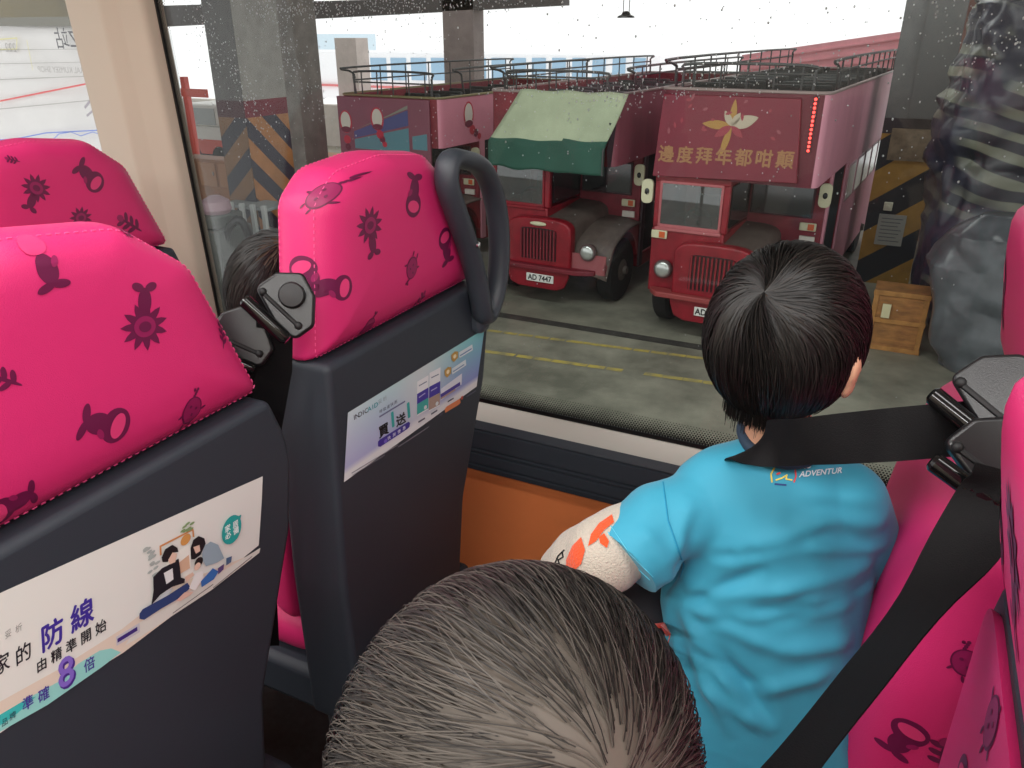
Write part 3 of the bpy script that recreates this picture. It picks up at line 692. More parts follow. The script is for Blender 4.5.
# tall bundle wrapped in striped tarpaulin, and the grey plastic heap before it
def heap(name, label, cat, stations, m, seed, amp, cen_y):
    """closed wrinkled wrapping: stations are (z, x0, x1, depth)"""
    nz, na = 64, 90; vs = []; fs = []
    for i in range(nz + 1):
        s_ = i / nz * (len(stations) - 1); k = min(int(s_), len(stations) - 2); f = s_ - k
        a, b = stations[k], stations[k + 1]; f = f * f * (3 - 2 * f)
        z, x0, x1, dp = [a[j] * (1 - f) + b[j] * f for j in range(4)]
        for j in range(na):
            an = 2 * PI * j / na; c_, sn = math.cos(an), math.sin(an)
            x = (x0 + x1) / 2 + (x1 - x0) / 2 * math.copysign(abs(c_) ** .6, c_); y = cen_y + dp / 2 * math.copysign(abs(sn) ** .6, sn)
            p = Vector((x, y, z))
            w = noise.noise(Vector((x * 1.1 + seed, z * .8, y))) * amp + (abs(noise.noise(Vector((x * 2.4 + z * 1.2, z * 1.5 + seed, y * 2)))) - .25) * amp * .9 + (abs(noise.noise(Vector((x * 5, z * 3.3 + x * 2, y * 5 + seed)))) - .2) * amp * .4
            vs.append(p + Vector((c_, sn, .15 * noise.noise(p * 2))) * w)
    for i in range(nz):
        for j in range(na):
            j2 = (j + 1) % na; fs.append((i * na + j, i * na + j2, (i + 1) * na + j2, (i + 1) * na + j))
    fs.append(tuple(range(na - 1, -1, -1))); fs.append(tuple(nz * na + j for j in range(na)))
    return tag(obj(name, MB().add(vs, fs), m, smooth=70), label, cat)
def stripe_mat():
    m = bpy.data.materials.new('striped_tarpaulin'); m.use_nodes = True; n_ = m.node_tree; b = n_.nodes['Principled BSDF']; b.inputs['Roughness'].default_value = .35
    tc = n_.nodes.new('ShaderNodeTexCoord'); mp = n_.nodes.new('ShaderNodeMapping'); mp.inputs['Rotation'].default_value = (0, R(-14), 0)
    wv = n_.nodes.new('ShaderNodeTexWave'); wv.bands_direction = 'Z'; wv.inputs['Scale'].default_value = 1.15; wv.inputs['Distortion'].default_value = 4.5; wv.inputs['Detail Scale'].default_value = .7; wv.inputs['Detail'].default_value = 1.5
    rp = n_.nodes.new('ShaderNodeValToRGB'); rp.color_ramp.elements[0].position = .5; rp.color_ramp.elements[1].position = .66
    rp.color_ramp.elements[0].color = rgb(40, 42, 48); rp.color_ramp.elements[1].color = rgb(122, 124, 108)
    ns = n_.nodes.new('ShaderNodeTexNoise'); ns.inputs['Scale'].default_value = .9; ns.inputs['Detail'].default_value = 3
    r2 = n_.nodes.new('ShaderNodeValToRGB'); r2.color_ramp.elements[0].position = .46; r2.color_ramp.elements[1].position = .60
    mx = n_.nodes.new('ShaderNodeMix'); mx.data_type = 'RGBA'; mx.inputs[6].default_value = rgb(58, 60, 74)
    n_.links.new(tc.outputs['Object'], mp.inputs[0]); n_.links.new(mp.outputs[0], wv.inputs[0]); n_.links.new(wv.outputs[0], rp.inputs[0]); n_.links.new(tc.outputs['Object'], ns.inputs[0])
    n_.links.new(ns.outputs['Fac'], r2.inputs[0]); n_.links.new(r2.outputs[0], mx.inputs[0]); n_.links.new(rp.outputs[0], mx.inputs[7]); n_.links.new(mx.outputs[2], b.inputs['Base Color'])
    return m
hx = lambda px, py, y_: on(1, y_, px, py).x
HY = 12.6
def st(px0, px1, py, y_, d_):
    a = on(1, y_, px0, py); return (a.z, a.x, on(1, y_, px1, py).x, d_)
heap('wrapped_stack', 'tall stack wrapped in dark striped tarpaulin right of the striped column', 'wrapped stack',
     [(G + .01, hx(925, 340, HY), hx(1130, 340, HY), 2.0), st(910, 1120, 300, HY, 2.0), st(918, 1120, 230, HY, 1.9), st(934, 1110, 170, HY, 1.8), st(946, 1100, 110, HY, 1.6), st(966, 1090, 60, HY, 1.3), st(976, 1085, 25, HY, 1.0), st(982, 1080, 2, HY, .7), st(1000, 1070, -10, HY, .3)], stripe_mat(), 2.0, .30, HY + 1.0)
heap('plastic_covered_heap', 'low heap under a crumpled grey plastic sheet at the foot of the wrapped stack', 'heap',
     [(G + .01, hx(940, 372, 11.2), hx(1120, 372, 11.2), 1.2), st(932, 1120, 350, 11.1, 1.2), st(934, 1110, 310, 11.1, 1.2), st(934, 1100, 270, 11.1, 1.1), st(952, 1090, 240, 11.1, .9), st(985, 1070, 222, 11.1, .4)],
     mat('grey_plastic_sheet', rgb(88, 92, 96), .28, var=.25, vscale=3), 5.0, .13, 11.7)

# clutter beside the left column
q0 = on(1, 9.2, 224, 236); q1 = on(1, 9.2, 262, 206)
rk = thing('grey_rack', 'pale grey slatted rack standing at the foot of the orange striped column', 'rack', (q0.x, 9.2, G))
w_ = q1.x - q0.x; zt = q1.z - G
t = MB()
for k in range(5): t.box((k * w_ / 4 - .04, 0, 0), (k * w_ / 4 + .04, .06, zt)); 
obj('slats', t, flat(168, 170, 168), rk, bevel=.01)
t = MB()
for z in (.25, zt * .5, zt * .68, zt - .1): t.box((-.04, .06, z), (w_ + .04, .6, z + .05))
obj('shelf', t, flat(130, 134, 134), rk, bevel=.01)
t = MB()
for x in (0, w_): t.box((x - .03, .55, 0), (x + .03, .6, zt))
obj('rear_post', t, flat(130, 134, 134), rk)
ma = on(1, 8.2, 206, 207)
mb_ = thing('grey_machine', 'dark grey machine with a pinkish round cap beside the pale rack', 'machine', (ma.x, 8.2, G))
hh = ma.z - G
obj('body', MB().box((-.55, .0, 0), (.15, .7, hh - .35)).box((-.4, .05, hh - .35), (.1, .6, hh - .15)), mat('machine_grey', rgb(70, 74, 70), .6, var=.2, vscale=4), mb_, bevel=.03)
obj('cap', MB().lathe((-.12, .3, hh - .17), (0, 0, 1), [(.18, 0), (.22, .08), (.2, .2), (.08, .27)]), flat(150, 122, 130), mb_)
obj('pipe', MB().tube(smooth_path([(.1, .2, hh - .5), (.3, .15, hh - .25), (.45, .2, hh - .2), (.5, .3, hh - .6)]), .06, 8), BLACKP, mb_)
# cupboard, red barrier and pale truck beyond the left opening
q0 = on(1, 15, 186, 205); q1 = on(1, 15, 236, 162)
cb = thing('wooden_cupboard', 'brown wooden cupboard outside, left of the orange striped column', 'cupboard', (q0.x, 15, G))
w_ = q1.x - q0.x; zt = q1.z - G
obj('body', MB().box((0, 0, 0), (w_, .6, zt)), mat('cupboard_wood', rgb(150, 100, 66), .6, var=.2, vscale=3), cb, bevel=.02)
for k in range(3):
    f = obj('door', MB().box((.05 + k * w_ / 3, -.03, zt * .45), (w_ / 3 * (k + 1) - .05, 0, zt - .08)), mat('cupboard_door', rgb(170, 120, 84), .6), cb, bevel=.01)
    obj('handle', MB().box((w_ / 3 * (k + .8), -.06, zt * .68), (w_ / 3 * (k + .8) + .03, -.03, zt * .76)), CHROME, f)
tr = on(1, 19, 178, 160)
tk = thing('pale_truck', 'white truck with red stripes parked outside beyond the left opening', 'truck', (tr.x, 19, G))
x1 = on(1, 19, 232, 100).x - tr.x; zc = on(1, 19, 200, 104).z - G; zm = on(1, 19, 200, 126).z - G; zb = on(1, 19, 200, 150).z - G
obj('body', MB().box((0, 0, .6), (x1, 2, zm)).box((.6, .0, zm), (x1 - .5, 2, zc)), flat(222, 220, 214), tk, bevel=.08, seg=3)
obj('window', MB().box((1.0, -.02, zm + .05), (x1 - .8, 0, zc - .12)), flat(170, 176, 176, .2), tk)
obj('red_stripe', MB().box((0, -.015, zb - .1), (x1, 0, zb + .35)), flat(206, 80, 66), tk)
for x in (.8, x1 - .8): obj('wheel', MB().lathe((x, -.02, .5), (0, 1, 0), [(.3, 0), (.5, .02), (.5, .25), (.3, .27)]), TYRE, tk)
rp_ = on(1, 17, 182, 92)
rg = thing('red_barrier', 'red barrier pole on a post outside the left opening', 'barrier', (rp_.x, 17, G))
zz = rp_.z - G
obj('post', MB().box((.0, 0, 0), (.16, .16, zz + .4)), flat(222, 70, 52), rg, bevel=.01)
obj('arm', MB().box((.0, -.05, zz - .12), (1.0, -.0, zz + .1)), flat(232, 82, 60), rg, bevel=.01)
obj('base', MB().box((-.2, -.2, 0), (.36, .36, .1)), flat(120, 120, 120), rg, bevel=.02)
q0 = on(1, 15, 309, 156); q1 = on(1, 15, 343, 156)
tb = thing('wooden_table', 'light brown wooden table beyond the striped column, left of the pink headrest', 'table', (q0.x, 15, G)); w_ = q1.x - q0.x; zt = q0.z - G
TW = mat('table_wood', rgb(206, 146, 96), .55, var=.12, vscale=3)
obj('tabletop', MB().box((-.05, -.05, zt - .1), (w_ + .05, .75, zt)), TW, tb, bevel=.015)
for x in (.0, w_ - .12):
    for y_ in (0, .6): obj('leg', MB().box((x, y_, 0), (x + .12, y_ + .1, zt - .1)), TW, tb, bevel=.01)
obj('apron', MB().box((.1, .02, zt - .3), (w_ - .1, .05, zt - .1)), TW, tb)

# white printed banner beyond the forward window, read from its back
BY = 4.2
bz0 = G; a = on(1, BY, -60, 160); b = on(1, BY, 118, 24)
bn = thing('printed_banner', 'white printed banner with mirrored lettering beyond the forward window', 'banner', (a.x, BY, G))
zt = on(1, BY, 40, 26).z - G; zl = on(1, BY, 40, 158).z - G; wb = on(1, BY, 126, 60).x - a.x
obj('sheet', MB().grid(lambda i, j: Vector((wb * i, .02 * math.sin(9 * i) + .012 * math.sin(14 * i + 5 * j), zl + (zt - zl) * j)), 30, 12), mat('banner_white', rgb(232, 228, 226), .6, var=.06, vscale=1.5), bn, smooth=60).modifiers.new('solid', 'SOLIDIFY').thickness = .006
def pb(px, py): q = on(1, BY - .05, px, py); return (q.x - a.x, q.z - G)
fnb = lambda x, z: Vector((x, -.055 + .02 * math.sin(9 * x / wb) + .03, z))
fnm = lambda cx: (lambda x, z: Vector((2 * cx - x, -.045, z)))
t = MB()
x_, z_ = pb(66, 40); t.text('Z站', fnm(x_), .155, x_, z_, m=0)
x_, z_ = pb(56, 70); t.text('CENTRAL KUMSEY SHOP', fnm(x_), .060, x_ - .12, z_, m=1)
x_, z_ = pb(10, 48); t.text('222', fnm(x_), .09, x_, z_, m=1)
def stroke(pts, w, m):
    for (p_, q_) in zip(pts[:-1], pts[1:]):
        P = Vector(pb(*p_)); Q = Vector(pb(*q_)); d_ = (Q - P).normalized(); nn = Vector((-d_.y, d_.x)) * w
        t.poly2([P - nn, Q - nn, Q + nn, P + nn], lambda x, z: Vector((x, -.044, z)), m)
stroke([(-10, 103), (90, 83)], .006, 2)
stroke([(-10, 141), (20, 138), (45, 133), (104, 130)], .004, 3); stroke([(52, 140), (58, 134), (70, 132), (80, 136), (92, 132), (103, 136)], .003, 3)
stroke([(-10, 50), (84, 49)], .002, 1); stroke([(-10, 64), (88, 62)], .002, 1); stroke([(-10, 80), (92, 76)], .003, 1); stroke([(26, 40), (32, 70)], .003, 4); stroke([(-10, 40), (16, 38), (16, 49), (-10, 50)], .004, 4)
stroke([(-10, 110), (94, 100)], .003, 1); stroke([(84, 108), (96, 92)], .01, 5); stroke([(86, 116), (98, 106)], .008, 5)
obj('printing', t, [flat(70, 66, 72), flat(176, 170, 166), flat(232, 70, 66), flat(96, 130, 226), flat(236, 228, 160), flat(170, 160, 170)], bn, smooth=0, recalc=False)
obj('top_rail', MB().box((-.2, -.02, zt), (wb + .3, .10, zt + .06)), flat(110, 106, 92), bn)
for x in (.1, wb + .15): obj('post', MB().box((x, .03, 0), (x + .06, .09, zt + .02)), flat(120, 116, 110), bn)
oz = on(1, 5.2, 30, 18)
struct('depot_beam_olive', MB().box((oz.x - 4, 5.2, oz.z), (oz.x + .62, 5.6, oz.z + .22)), mat('olive_beam', rgb(124, 108, 62), .6, var=.2, vscale=2), smooth=0)

# ================================================================== THE SEATS
# seat frame: x = 0 at the back face of the headrest, y = 0 mid seat, forward is -x, z from the floor
HEAD_OUT = roundpoly([(-.209, .974), (-.180, 1.178), (-.135, 1.213), (-.03, 1.222), (.086, 1.207), (.160, 1.150), (.232, .974)], [.008, .04, .06, .15, .06, .05, .010], 7)
SHELL_OUT = roundpoly([(-.207, .975), (.216, .975), (.243, .90), (.222, .79), (.135, .585), (.10, .33), (-.215, .33), (-.222, .62)], [.012, .016, .12, .1, .12, .02, .02, .2], 6)

def pillow(outline, cx, hb, hf, n=7.0, rings=(0, .3, .55, .72, .84, .91, .955, .98, .993, 1.0)):
    """rounded cushion body: outline in (y, z), thickness falls off towards the rim; cx mid plane, hb/hf back and front half thickness"""
    k = len(outline); cy = sum(p[0] for p in outline) / k; cz = sum(p[1] for p in outline) / k
    mb = MB(); vs = []; fs = []
    def ring(t, h): 
        s = (max(0, 1 - t ** n)) ** .5
        for (y, z) in outline: vs.append(Vector((cx + h * s, cy + (y - cy) * t, cz + (z - cz) * t)))
    vs.append(Vector((cx + hb, cy, cz)))
    for t in rings[1:]: ring(t, hb)
    for t in rings[-2:0:-1]: ring(t, -hf)
    vs.append(Vector((cx - hf, cy, cz)))
    nr = len(rings) - 1 + len(rings) - 2
    for j in range(k): fs.append((0, 1 + j, 1 + (j + 1) % k))
    for i in range(nr - 1):
        for j in range(k):
            j2 = (j + 1) % k; fs.append((1 + i * k + j, 1 + i * k + j2, 1 + (i + 1) * k + j2, 1 + (i + 1) * k + j))
    b = 1 + (nr - 1) * k
    for j in range(k): fs.append((b + j, len(vs) - 1, b + (j + 1) % k))
    return mb.add(vs, fs)

def print_motif(mb, tree, kind, cy, cz, size, ang, axis=0, sgn=1, m0=1):
    """a plain printed motif (burst, sprout, bean, capsule) laid on the vinyl; axis/sgn: the side it is printed on"""
    c_, s_ = math.cos(ang), math.sin(ang)
    def put(u, v, lift):
        a = cy + (u * c_ - v * s_) * size; b = cz + (u * s_ + v * c_) * size
        if axis == 0: o = Vector((sgn * 2, a, b)); d = Vector((-sgn, 0, 0))
        else: o = Vector((a, sgn * 2, b)); d = Vector((0, -sgn, 0))
        h = tree.ray_cast(o, d)
        if h[0] is None: return None
        if axis == 0 and abs(h[0].x - (0.05 if sgn > 0 else -0.1)) > .2: return None
        return h[0] + h[1] * (lift if h[1].dot(d) < 0 else -lift)
    def blob(cu, cv, ru, rv, rot=0, m=0, lift=.0007, star=0, amp=.25, n=26):
        rings = 3; vs = []; fs = []; cc, ss = math.cos(rot), math.sin(rot)
        q = put(cu, cv, lift)
        if q is None: return
        vs.append(q)
        for r in range(1, rings + 1):
            for j in range(n):
                t = 2 * PI * j / n; k = 1 + (amp * (abs(((t * star / (2 * PI)) % 1) * 2 - 1) - .5) if star else 0)
                x, y = ru * k * r / rings * math.cos(t), rv * k * r / rings * math.sin(t)
                q = put(cu + x * cc - y * ss, cv + x * ss + y * cc, lift)
                if q is None: return
                vs.append(q)
        for j in range(n): fs.append((0, 1 + j, 1 + (j + 1) % n))
        for r in range(rings - 1):
            for j in range(n):
                j2 = (j + 1) % n; fs.append((1 + r * n + j, 1 + (r + 1) * n + j, 1 + (r + 1) * n + j2, 1 + r * n + j2))
        mb.add(vs, fs, m0 + m)
    D, L = 0, 1
    if kind == 'burst':      # spiky flower on a stalk
        blob(0, .25, .62, .55, 0, D, .0006, star=11, amp=.55, n=44); blob(0, .25, .36, .30, 0, L, .0011); blob(0, .25, .2, .15, 0, D, .0015)
        blob(0, -.45, .22, .38, 0, D, .0006); blob(-.22, -.85, .2, .12, .3, D, .0008); blob(.22, -.85, .2, .12, -.3, D, .0008)
    elif kind == 'capsule':  # rounded bud in a dark cup
        blob(0, .35, .55, .5, 0, D, .0006); blob(0, .42, .40, .24, 0, 2, .0011); blob(0, -.25, .33, .45, 0, D, .0007); blob(-.25, -.75, .3, .13, .2, D, .0008); blob(.25, -.75, .3, .13, -.2, D, .0008); blob(.3, -.1, .18, .1, .8, L, .0011)
    elif kind == 'bean':     # speckled bean with a curled sprout
        blob(0, 0, .48, .58, 0, D, .0006, n=30); blob(0, .02, .42, .52, 0, L, .0010); blob(-.14, .2, .06, .06, 0, D, .0015); blob(.16, .1, .06, .06, 0, D, .0015); blob(0, -.15, .05, .08, 0, D, .0015)
        for k in range(6): blob(-.02 + .05 * k * (k < 4), .6 + .09 * k - .05 * max(0, k - 3) * 2, .06, .07, 0, D, .0007, n=10)
        blob(-.5, -.2, .14, .05, .6, D, .0007, n=12); blob(.55, .05, .16, .05, .5, D, .0007, n=12); blob(-.2, -.68, .05, .16, 0, D, .0007, n=12); blob(.18, -.68, .05, .16, 0, D, .0007, n=12)
    else:                    # leafy twig
        blob(0, 0, .08, .8, 0, D, .0006, n=16)
        for k in range(3): blob(.22, -.3 + .4 * k, .28, .12, .6, D, .0007); blob(-.22, -.15 + .4 * k, .28, .12, -.6, D, .0007)
        blob(0, .8, .18, .22, 0, L, .0009)

PRINTM = [PINK, PLUM, PLUML, mat('print_pale', rgb(222, 60, 120), .45)]

def belt(path, w, n=6, side=None, thick=.0012, widths=None):
    """webbing strip along path, its width laid along `side` (a vector or one per point)"""
    path = [Vector(p) for p in path]; mb = MB(); k = len(path); vs = []
    for i, p in enumerate(path):
        t = (path[min(i + 1, k - 1)] - path[max(i - 1, 0)]).normalized()
        s_ = Vector(side[i] if isinstance(side, list) else side); s_ = (s_ - t * t.dot(s_)).normalized(); nn = t.cross(s_)
        ww = widths[i] if widths else w
        for (a, b) in ((-.5, -1), (-.25, -1), (0, -1), (.25, -1), (.5, -1), (.5, 1), (.25, 1), (0, 1), (-.25, 1), (-.5, 1)): vs.append(p + s_ * (a * ww) + nn * (b * thick * .5))
    fs = []
    for i in range(k - 1):
        for j in range(10):
            j2 = (j + 1) % 10; fs.append((i * 10 + j, i * 10 + j2, (i + 1) * 10 + j2, (i + 1) * 10 + j))
    fs.append(tuple(range(9, -1, -1))); fs.append(tuple((k - 1) * 10 + j for j in range(10)))
    return mb.add(vs, fs)

def webbing_mat():
    m = bpy.data.materials.new('ribbed_webbing'); m.use_nodes = True; n_ = m.node_tree; b = n_.nodes['Principled BSDF']
    b.inputs['Base Color'].default_value = rgb(13, 13, 15); b.inputs['Roughness'].default_value = .7; b.inputs['Specular IOR Level'].default_value = .2
    tc = n_.nodes.new('ShaderNodeTexCoord'); ck = n_.nodes.new('ShaderNodeTexNoise'); ck.inputs['Scale'].default_value = 900
    bp = n_.nodes.new('ShaderNodeBump'); bp.inputs['Strength'].default_value = .5; bp.inputs['Distance'].default_value = .001
    n_.links.new(tc.outputs['Object'], ck.inputs['Vector']); n_.links.new(ck.outputs['Fac'], bp.inputs['Height']); n_.links.new(bp.outputs[0], b.inputs['Normal'])
    return m
WEBM = webbing_mat()

def seat(name, label, loc, rz=0, motifs=(), front_motifs=(), side_motifs=(), cushion_motifs=(), tilt=0, plump=.075, leanf=.055, wrap=.03):
    s = thing(name, label, 'bus seat', loc, rz, 'pink headrest bus seats')
    h = pillow(HEAD_OUT, -.052, .052, .052)
    for v in h.v: v.x -= tilt * (v.z - .975)
    tr_ = bvh(h)
    for (k, y_, z_, sz, an) in motifs: print_motif(h, tr_, k, y_, z_, sz, an, 0, 1)
    for (k, y_, z_, sz, an) in front_motifs: print_motif(h, tr_, k, y_, z_, sz, an, 0, -1)
    for (k, x_, z_, sz, an) in side_motifs: print_motif(h, tr_, k, x_, z_, sz, an, 1, -1)
    ho = obj('headrest', h, PRINTM, s, smooth=60, recalc=False)
    # seam and stitches round the edge of the cover
    k = len(HEAD_OUT); cy = sum(p[0] for p in HEAD_OUT) / k; cz = sum(p[1] for p in HEAD_OUT) / k
    for (t_, sg) in ((.955, 1), (.955, -1)):
        st_ = MB()
        xx = -.052 + sg * .052 * (1 - t_ ** 7) ** .5
        ring = [Vector((xx + sg * .0006 - tilt * (z_ - .975), cy + (y_ - cy) * t_, cz + (z_ - cz) * t_)) for y_, z_ in HEAD_OUT]
        # short stitches, evenly spaced
        acc = 0
        for i in range(k):
            A = ring[i]; B = ring[(i + 1) % k]; ln = (B - A).length
            if ln < 1e-6: continue
            d_ = (B - A) / ln; p_ = -acc
            while p_ + .0085 < ln:
                p_ += .0085
                if p_ > 0: st_.tube([A + d_ * (p_ - .0042), A + d_ * p_], .0008, 5)
            acc = ln - p_
            acc = acc % .0085
        tag(obj('stitching', st_, PINK2, ho, smooth=0), None)
    sh = MB().prism(SHELL_OUT, lambda y_, z_: Vector((-.098 - .02 * max(0, .6 - z_), y_, z_)), lambda y_, z_: Vector((.0, y_, z_)))
    obj('back_shell', sh, SHELL, s, bevel=.014, seg=4, smooth=40)
    # backrest cushion
    co = roundpoly([(-.178 - .6 * (wrap - .03), .47), (-.216 - .6 * (wrap - .03), .962), (.212, .962), (.20, .72), (.19, .47)], .035, 5)
    c = pillow(co, -.105, wrap, plump, n=6)
    # lean the lower cushion forward a little
    for v in c.v: v.x -= leanf * max(0, min(1, (.96 - v.z) / .4))
    tc_ = bvh(c)
    for (k_, y_, z_, sz, an) in cushion_motifs: print_motif(c, tc_, k_, y_, z_, sz, an, 0, -1)
    for (k_, x_, z_, sz, an) in side_motifs: print_motif(c, tc_, k_, x_ , z_ , sz, an, 1, -1) if z_ < .96 else None
    obj('backrest', c, PRINTM, s, smooth=60, recalc=False)
    sc = pillow(roundpoly([(-.172, -.60), (-.172, -.12), (.205, -.12), (.205, -.60)], .04, 5), 0, .05, .05, n=8)
    sc.v = [Vector((v.z, v.y, .43 + v.x)) for v in sc.v]
    obj('seat_cushion', sc, PINK, s, smooth=60)
    obj('seat_base', MB().box((-.56, -.19, .30), (-.02, .19, .39)), SHELL, s, bevel=.015)
    for (x_, y_) in ((-.48, -.14), (-.48, .14), (-.10, -.14), (-.10, .14)):
        obj('leg', MB().box((x_ - .02, y_ - .025, 0.002), (x_ + .02, y_ + .025, .31)), mat('leg_grey', rgb(60, 62, 66), .5, .3), s, bevel=.006)
    return s

def loc_motifs(lst, seat_loc, X):
    out = []
    for (k, px, py, spx, ang) in lst:
        p = on(0, X, px, py); t = (p - EYE).dot(FW); out.append((k, p.y - seat_loc[1], p.z, spx * t / FPX, ang))
    return out

# --- row ahead, aisle seat
SA = (-.62, .405, 0); SB = (-.62, .935, 0); SD = (-1.36, .935, -.022)
mA_ = loc_motifs([('capsule', 48, 262, 34, .05), ('burst', 146, 318, 36, 2.9), ('capsule', 108, 425, 34, -2.1), ('bean', 197, 412, 26, -.25), ('twig', 5, 380, 26, .9), ('twig', 232, 338, 16, -.5), ('capsule', 18, 508, 30, 1.7), ('twig', 150, 236, 10, 1.2)], SA, -.618)
seatA = seat('bus_seat', 'pink bus seat with a long white advert showing a family on its back', SA, 0, mA_)
mB2 = loc_motifs([('burst', 372, 232, 27, .1), ('capsule', 415, 196, 25, 2.9), ('bean', 413, 268, 20, 2.6), ('capsule', 342, 288, 24, -1.9), ('bean', 376, 330, 20, -.4), ('capsule', 447, 246, 22, .2), ('twig', 350, 165, 16, 1.4), ('twig', 427, 305, 14, -.4), ('capsule', 476, 262, 14, .1), ('twig', 325, 345, 18, .2)], SB, -.618)
mBs = []
for (k, px, py, spx, ang, Y_) in (('bean', 307, 200, 20, -.7, .75), ('capsule', 300, 280, 26, .4, .735)):
    p = on(1, Y_, px, py); mBs.append((k, p.x - SB[0], p.z, spx * .0013, ang))
seatB = seat('bus_seat', 'pink bus seat with dark grab handle and pale blue advert on its back', SB, 0, mB2, side_motifs=mBs + [('capsule', -.15, .80, .03, .3)])
mD = loc_motifs([('burst', 80, 210, 16, .1), ('capsule', 88, 165, 20, -2.5), ('burst', 32, 180, 20, -.6), ('twig', 130, 214, 18, .9), ('twig', 12, 147, 8, 1.2)], SD, -1.358)
seatD = seat('bus_seat', 'pink bus seat farthest forward, only its headrest showing over the seat behind', SD, 0, mD)
# --- our row, seen from the front
SE = (.26, .935, 0); SF = (.230, .405, 0)
fmE = [('capsule', .10, 1.10, .05, .2)]
cmE = [('capsule', .10, .76, .035, .1), ('bean', .05, .66, .03, .4), ('twig', .13, .90, .035, .1)]
fmF = [('capsule', .12, 1.06, .05, .1), ('burst', 0, 1.12, .05, .2), ('twig', .16, 1.13, .03, .4)]
cmF = [('bean', .095, .935, .038, .35), ('capsule', .115, .835, .042, -.2), ('twig', .04, .88, .04, .1), ('capsule', .01, .82, .045, -.2), ('burst', -.06, .90, .045, .1), ('bean', .16, .73, .035, .3)]
smE = []
for (k, px, py, spx, an) in (('bean', 966, 640, 30, .3), ('capsule', 905, 722, 34, -.3), ('twig', 942, 742, 30, .1), ('capsule', 985, 735, 26, .2)):
    p = on(1, .735, px, py); smE.append((k, p.x - SE[0], p.z, spx * .001, an))
seatE = seat('bus_seat', 'pink bus seat beside the window directly behind the child in blue', SE, 0, (), fmE, smE, cmE, wrap=.08, tilt=.20)
seatF = seat('bus_seat', 'pink bus seat filling the lower right corner behind the diagonal black belt', SF, 0, (), fmF, (), cmF, plump=.0, leanf=0, tilt=.26)

# --- grab handle on the window-side corner
gp = smooth_path([(x_, y_ - .027, z_ + .002) for x_, y_, z_ in [(.022, .110, 1.196), (.022, .150, 1.192), (.022, .200, 1.176), (.022, .238, 1.140), (.022, .262, 1.085), (.022, .268, 1.02), (.020, .258, .96), (.018, .232, .922), (.018, .212, .925), (.020, .200, .955), (.020, .186, 1.0), (.021, .160, 1.055), (.022, .125, 1.115), (.022, .100, 1.165)]], 6, closed=True)
gh = obj('grab_handle', MB().tube(gp, .0145, 16, closed=True, sq=1.35, up=(1, 0, 0)), HANDLE, seatB, smooth=70)
obj('handle_bracket', MB().box((-.02, .178, .89), (.02, .216, .945)), HANDLE, seatB, bevel=.012, seg=3)
obj('handle_screw', MB().lathe((.041, .129, 1.064), (1, 0, 0), [(.005, 0), (.005, .003), (.003, .004)], 12), CHROME, gh)

# --- belt guides: a knobbed plate with a roller bar beside each headrest
def belt_guide(par, c, M, name='belt_guide', knob=True):
    """plate in its own (u, v) plane, facing +w; M maps (u, v, w) to the seat"""
    c = Vector(c); T = lambda u, v, w: c + M @ Vector((u, v, w))
    out = roundpoly([(-.030, .020), (-.004, .036), (.026, .034), (.038, .006), (.034, -.030), (.012, -.044), (-.006, -.034)], .010, 5)
    t = MB(); t.prism(out, lambda u, v: T(u, v, -.008), lambda u, v: T(u, v, .006))
    g = obj(name, t, BLACKP, par, bevel=.0035, seg=3)
    kb = MB(); kb.lathe(T(.012, .008, .005), M @ Vector((0, 0, 1)), [(.0155, 0), (.0155, .009), (.0135, .0125), (.006, .0135)], 24)
    if knob: obj('knob', kb, mat('knob_black', rgb(30, 30, 32), .5), g)
    rl = MB(); rl.tube([T(-.043, .006, .010), T(-.041, .004, .010), T(.000, -.041, .010), T(.003, -.044, .010)], [.006, .0085, .0085, .006], 16)
    obj('roller_bar', rl, mat('gloss_black', rgb(16, 16, 17), .12), g)
    sl = MB(); sl.tube([T(-.020, .012, .0055), T(.014, -.026, .0055)], .0028, 8); sl.ell(T(.016, -.028, .0055), (.005, .005, .005), nu=10, nv=6); sl.ell(T(-.021, .014, .0055), (.005, .005, .005), nu=10, nv=6)
    obj('slot', sl, RUBBER, g)
    if knob: obj('mount_arm', MB().tube([T(.012, .004, -.004), T(.014, .0, -.02), T(.018, -.006, -.045)], .011, 10), BLACKP, g)
    return g
def frame_to(normal, up):
    n_ = Vector(normal).normalized(); u_ = Vector(up); u_ = (u_ - n_ * u_.dot(n_)).normalized(); r_ = u_.cross(n_)
    return Matrix((r_, u_, n_)).transposed()
gB = on(1, .672, 283, 303)
belt_guide(seatB, gB - Vector(SB), frame_to((.55, -.75, .35), (0, 0, 1)))
gA = on(1, .665, 238, 338)
belt_guide(seatA, gA - Vector(SA), frame_to((.45, -.55, .25), (-.5, .1, .9)), knob=False)
# straps hanging from those guides
b_ = belt([gB + Vector((-.03, .02, -.0)), gB + Vector((-.045, .018, -.10)), gB + Vector((-.072, .008, -.20)), gB + Vector((-.105, .004, -.36)), gB + Vector((-.13, .004, -.58))], .044, side=(.75, .50, 0))
obj('belt_strap', b_, WEBM, seatB, world=False).location = -Vector(SB)
b_ = belt([gA + Vector((-.01, .006, .0)), gA + Vector((-.02, .012, -.10)), gA + Vector((-.03, .008, -.2)), gA + Vector((-.05, .0, -.36))], .046, side=(.75, .66, 0))
obj('belt_strap', b_, WEBM, seatA).location = -Vector(SA)

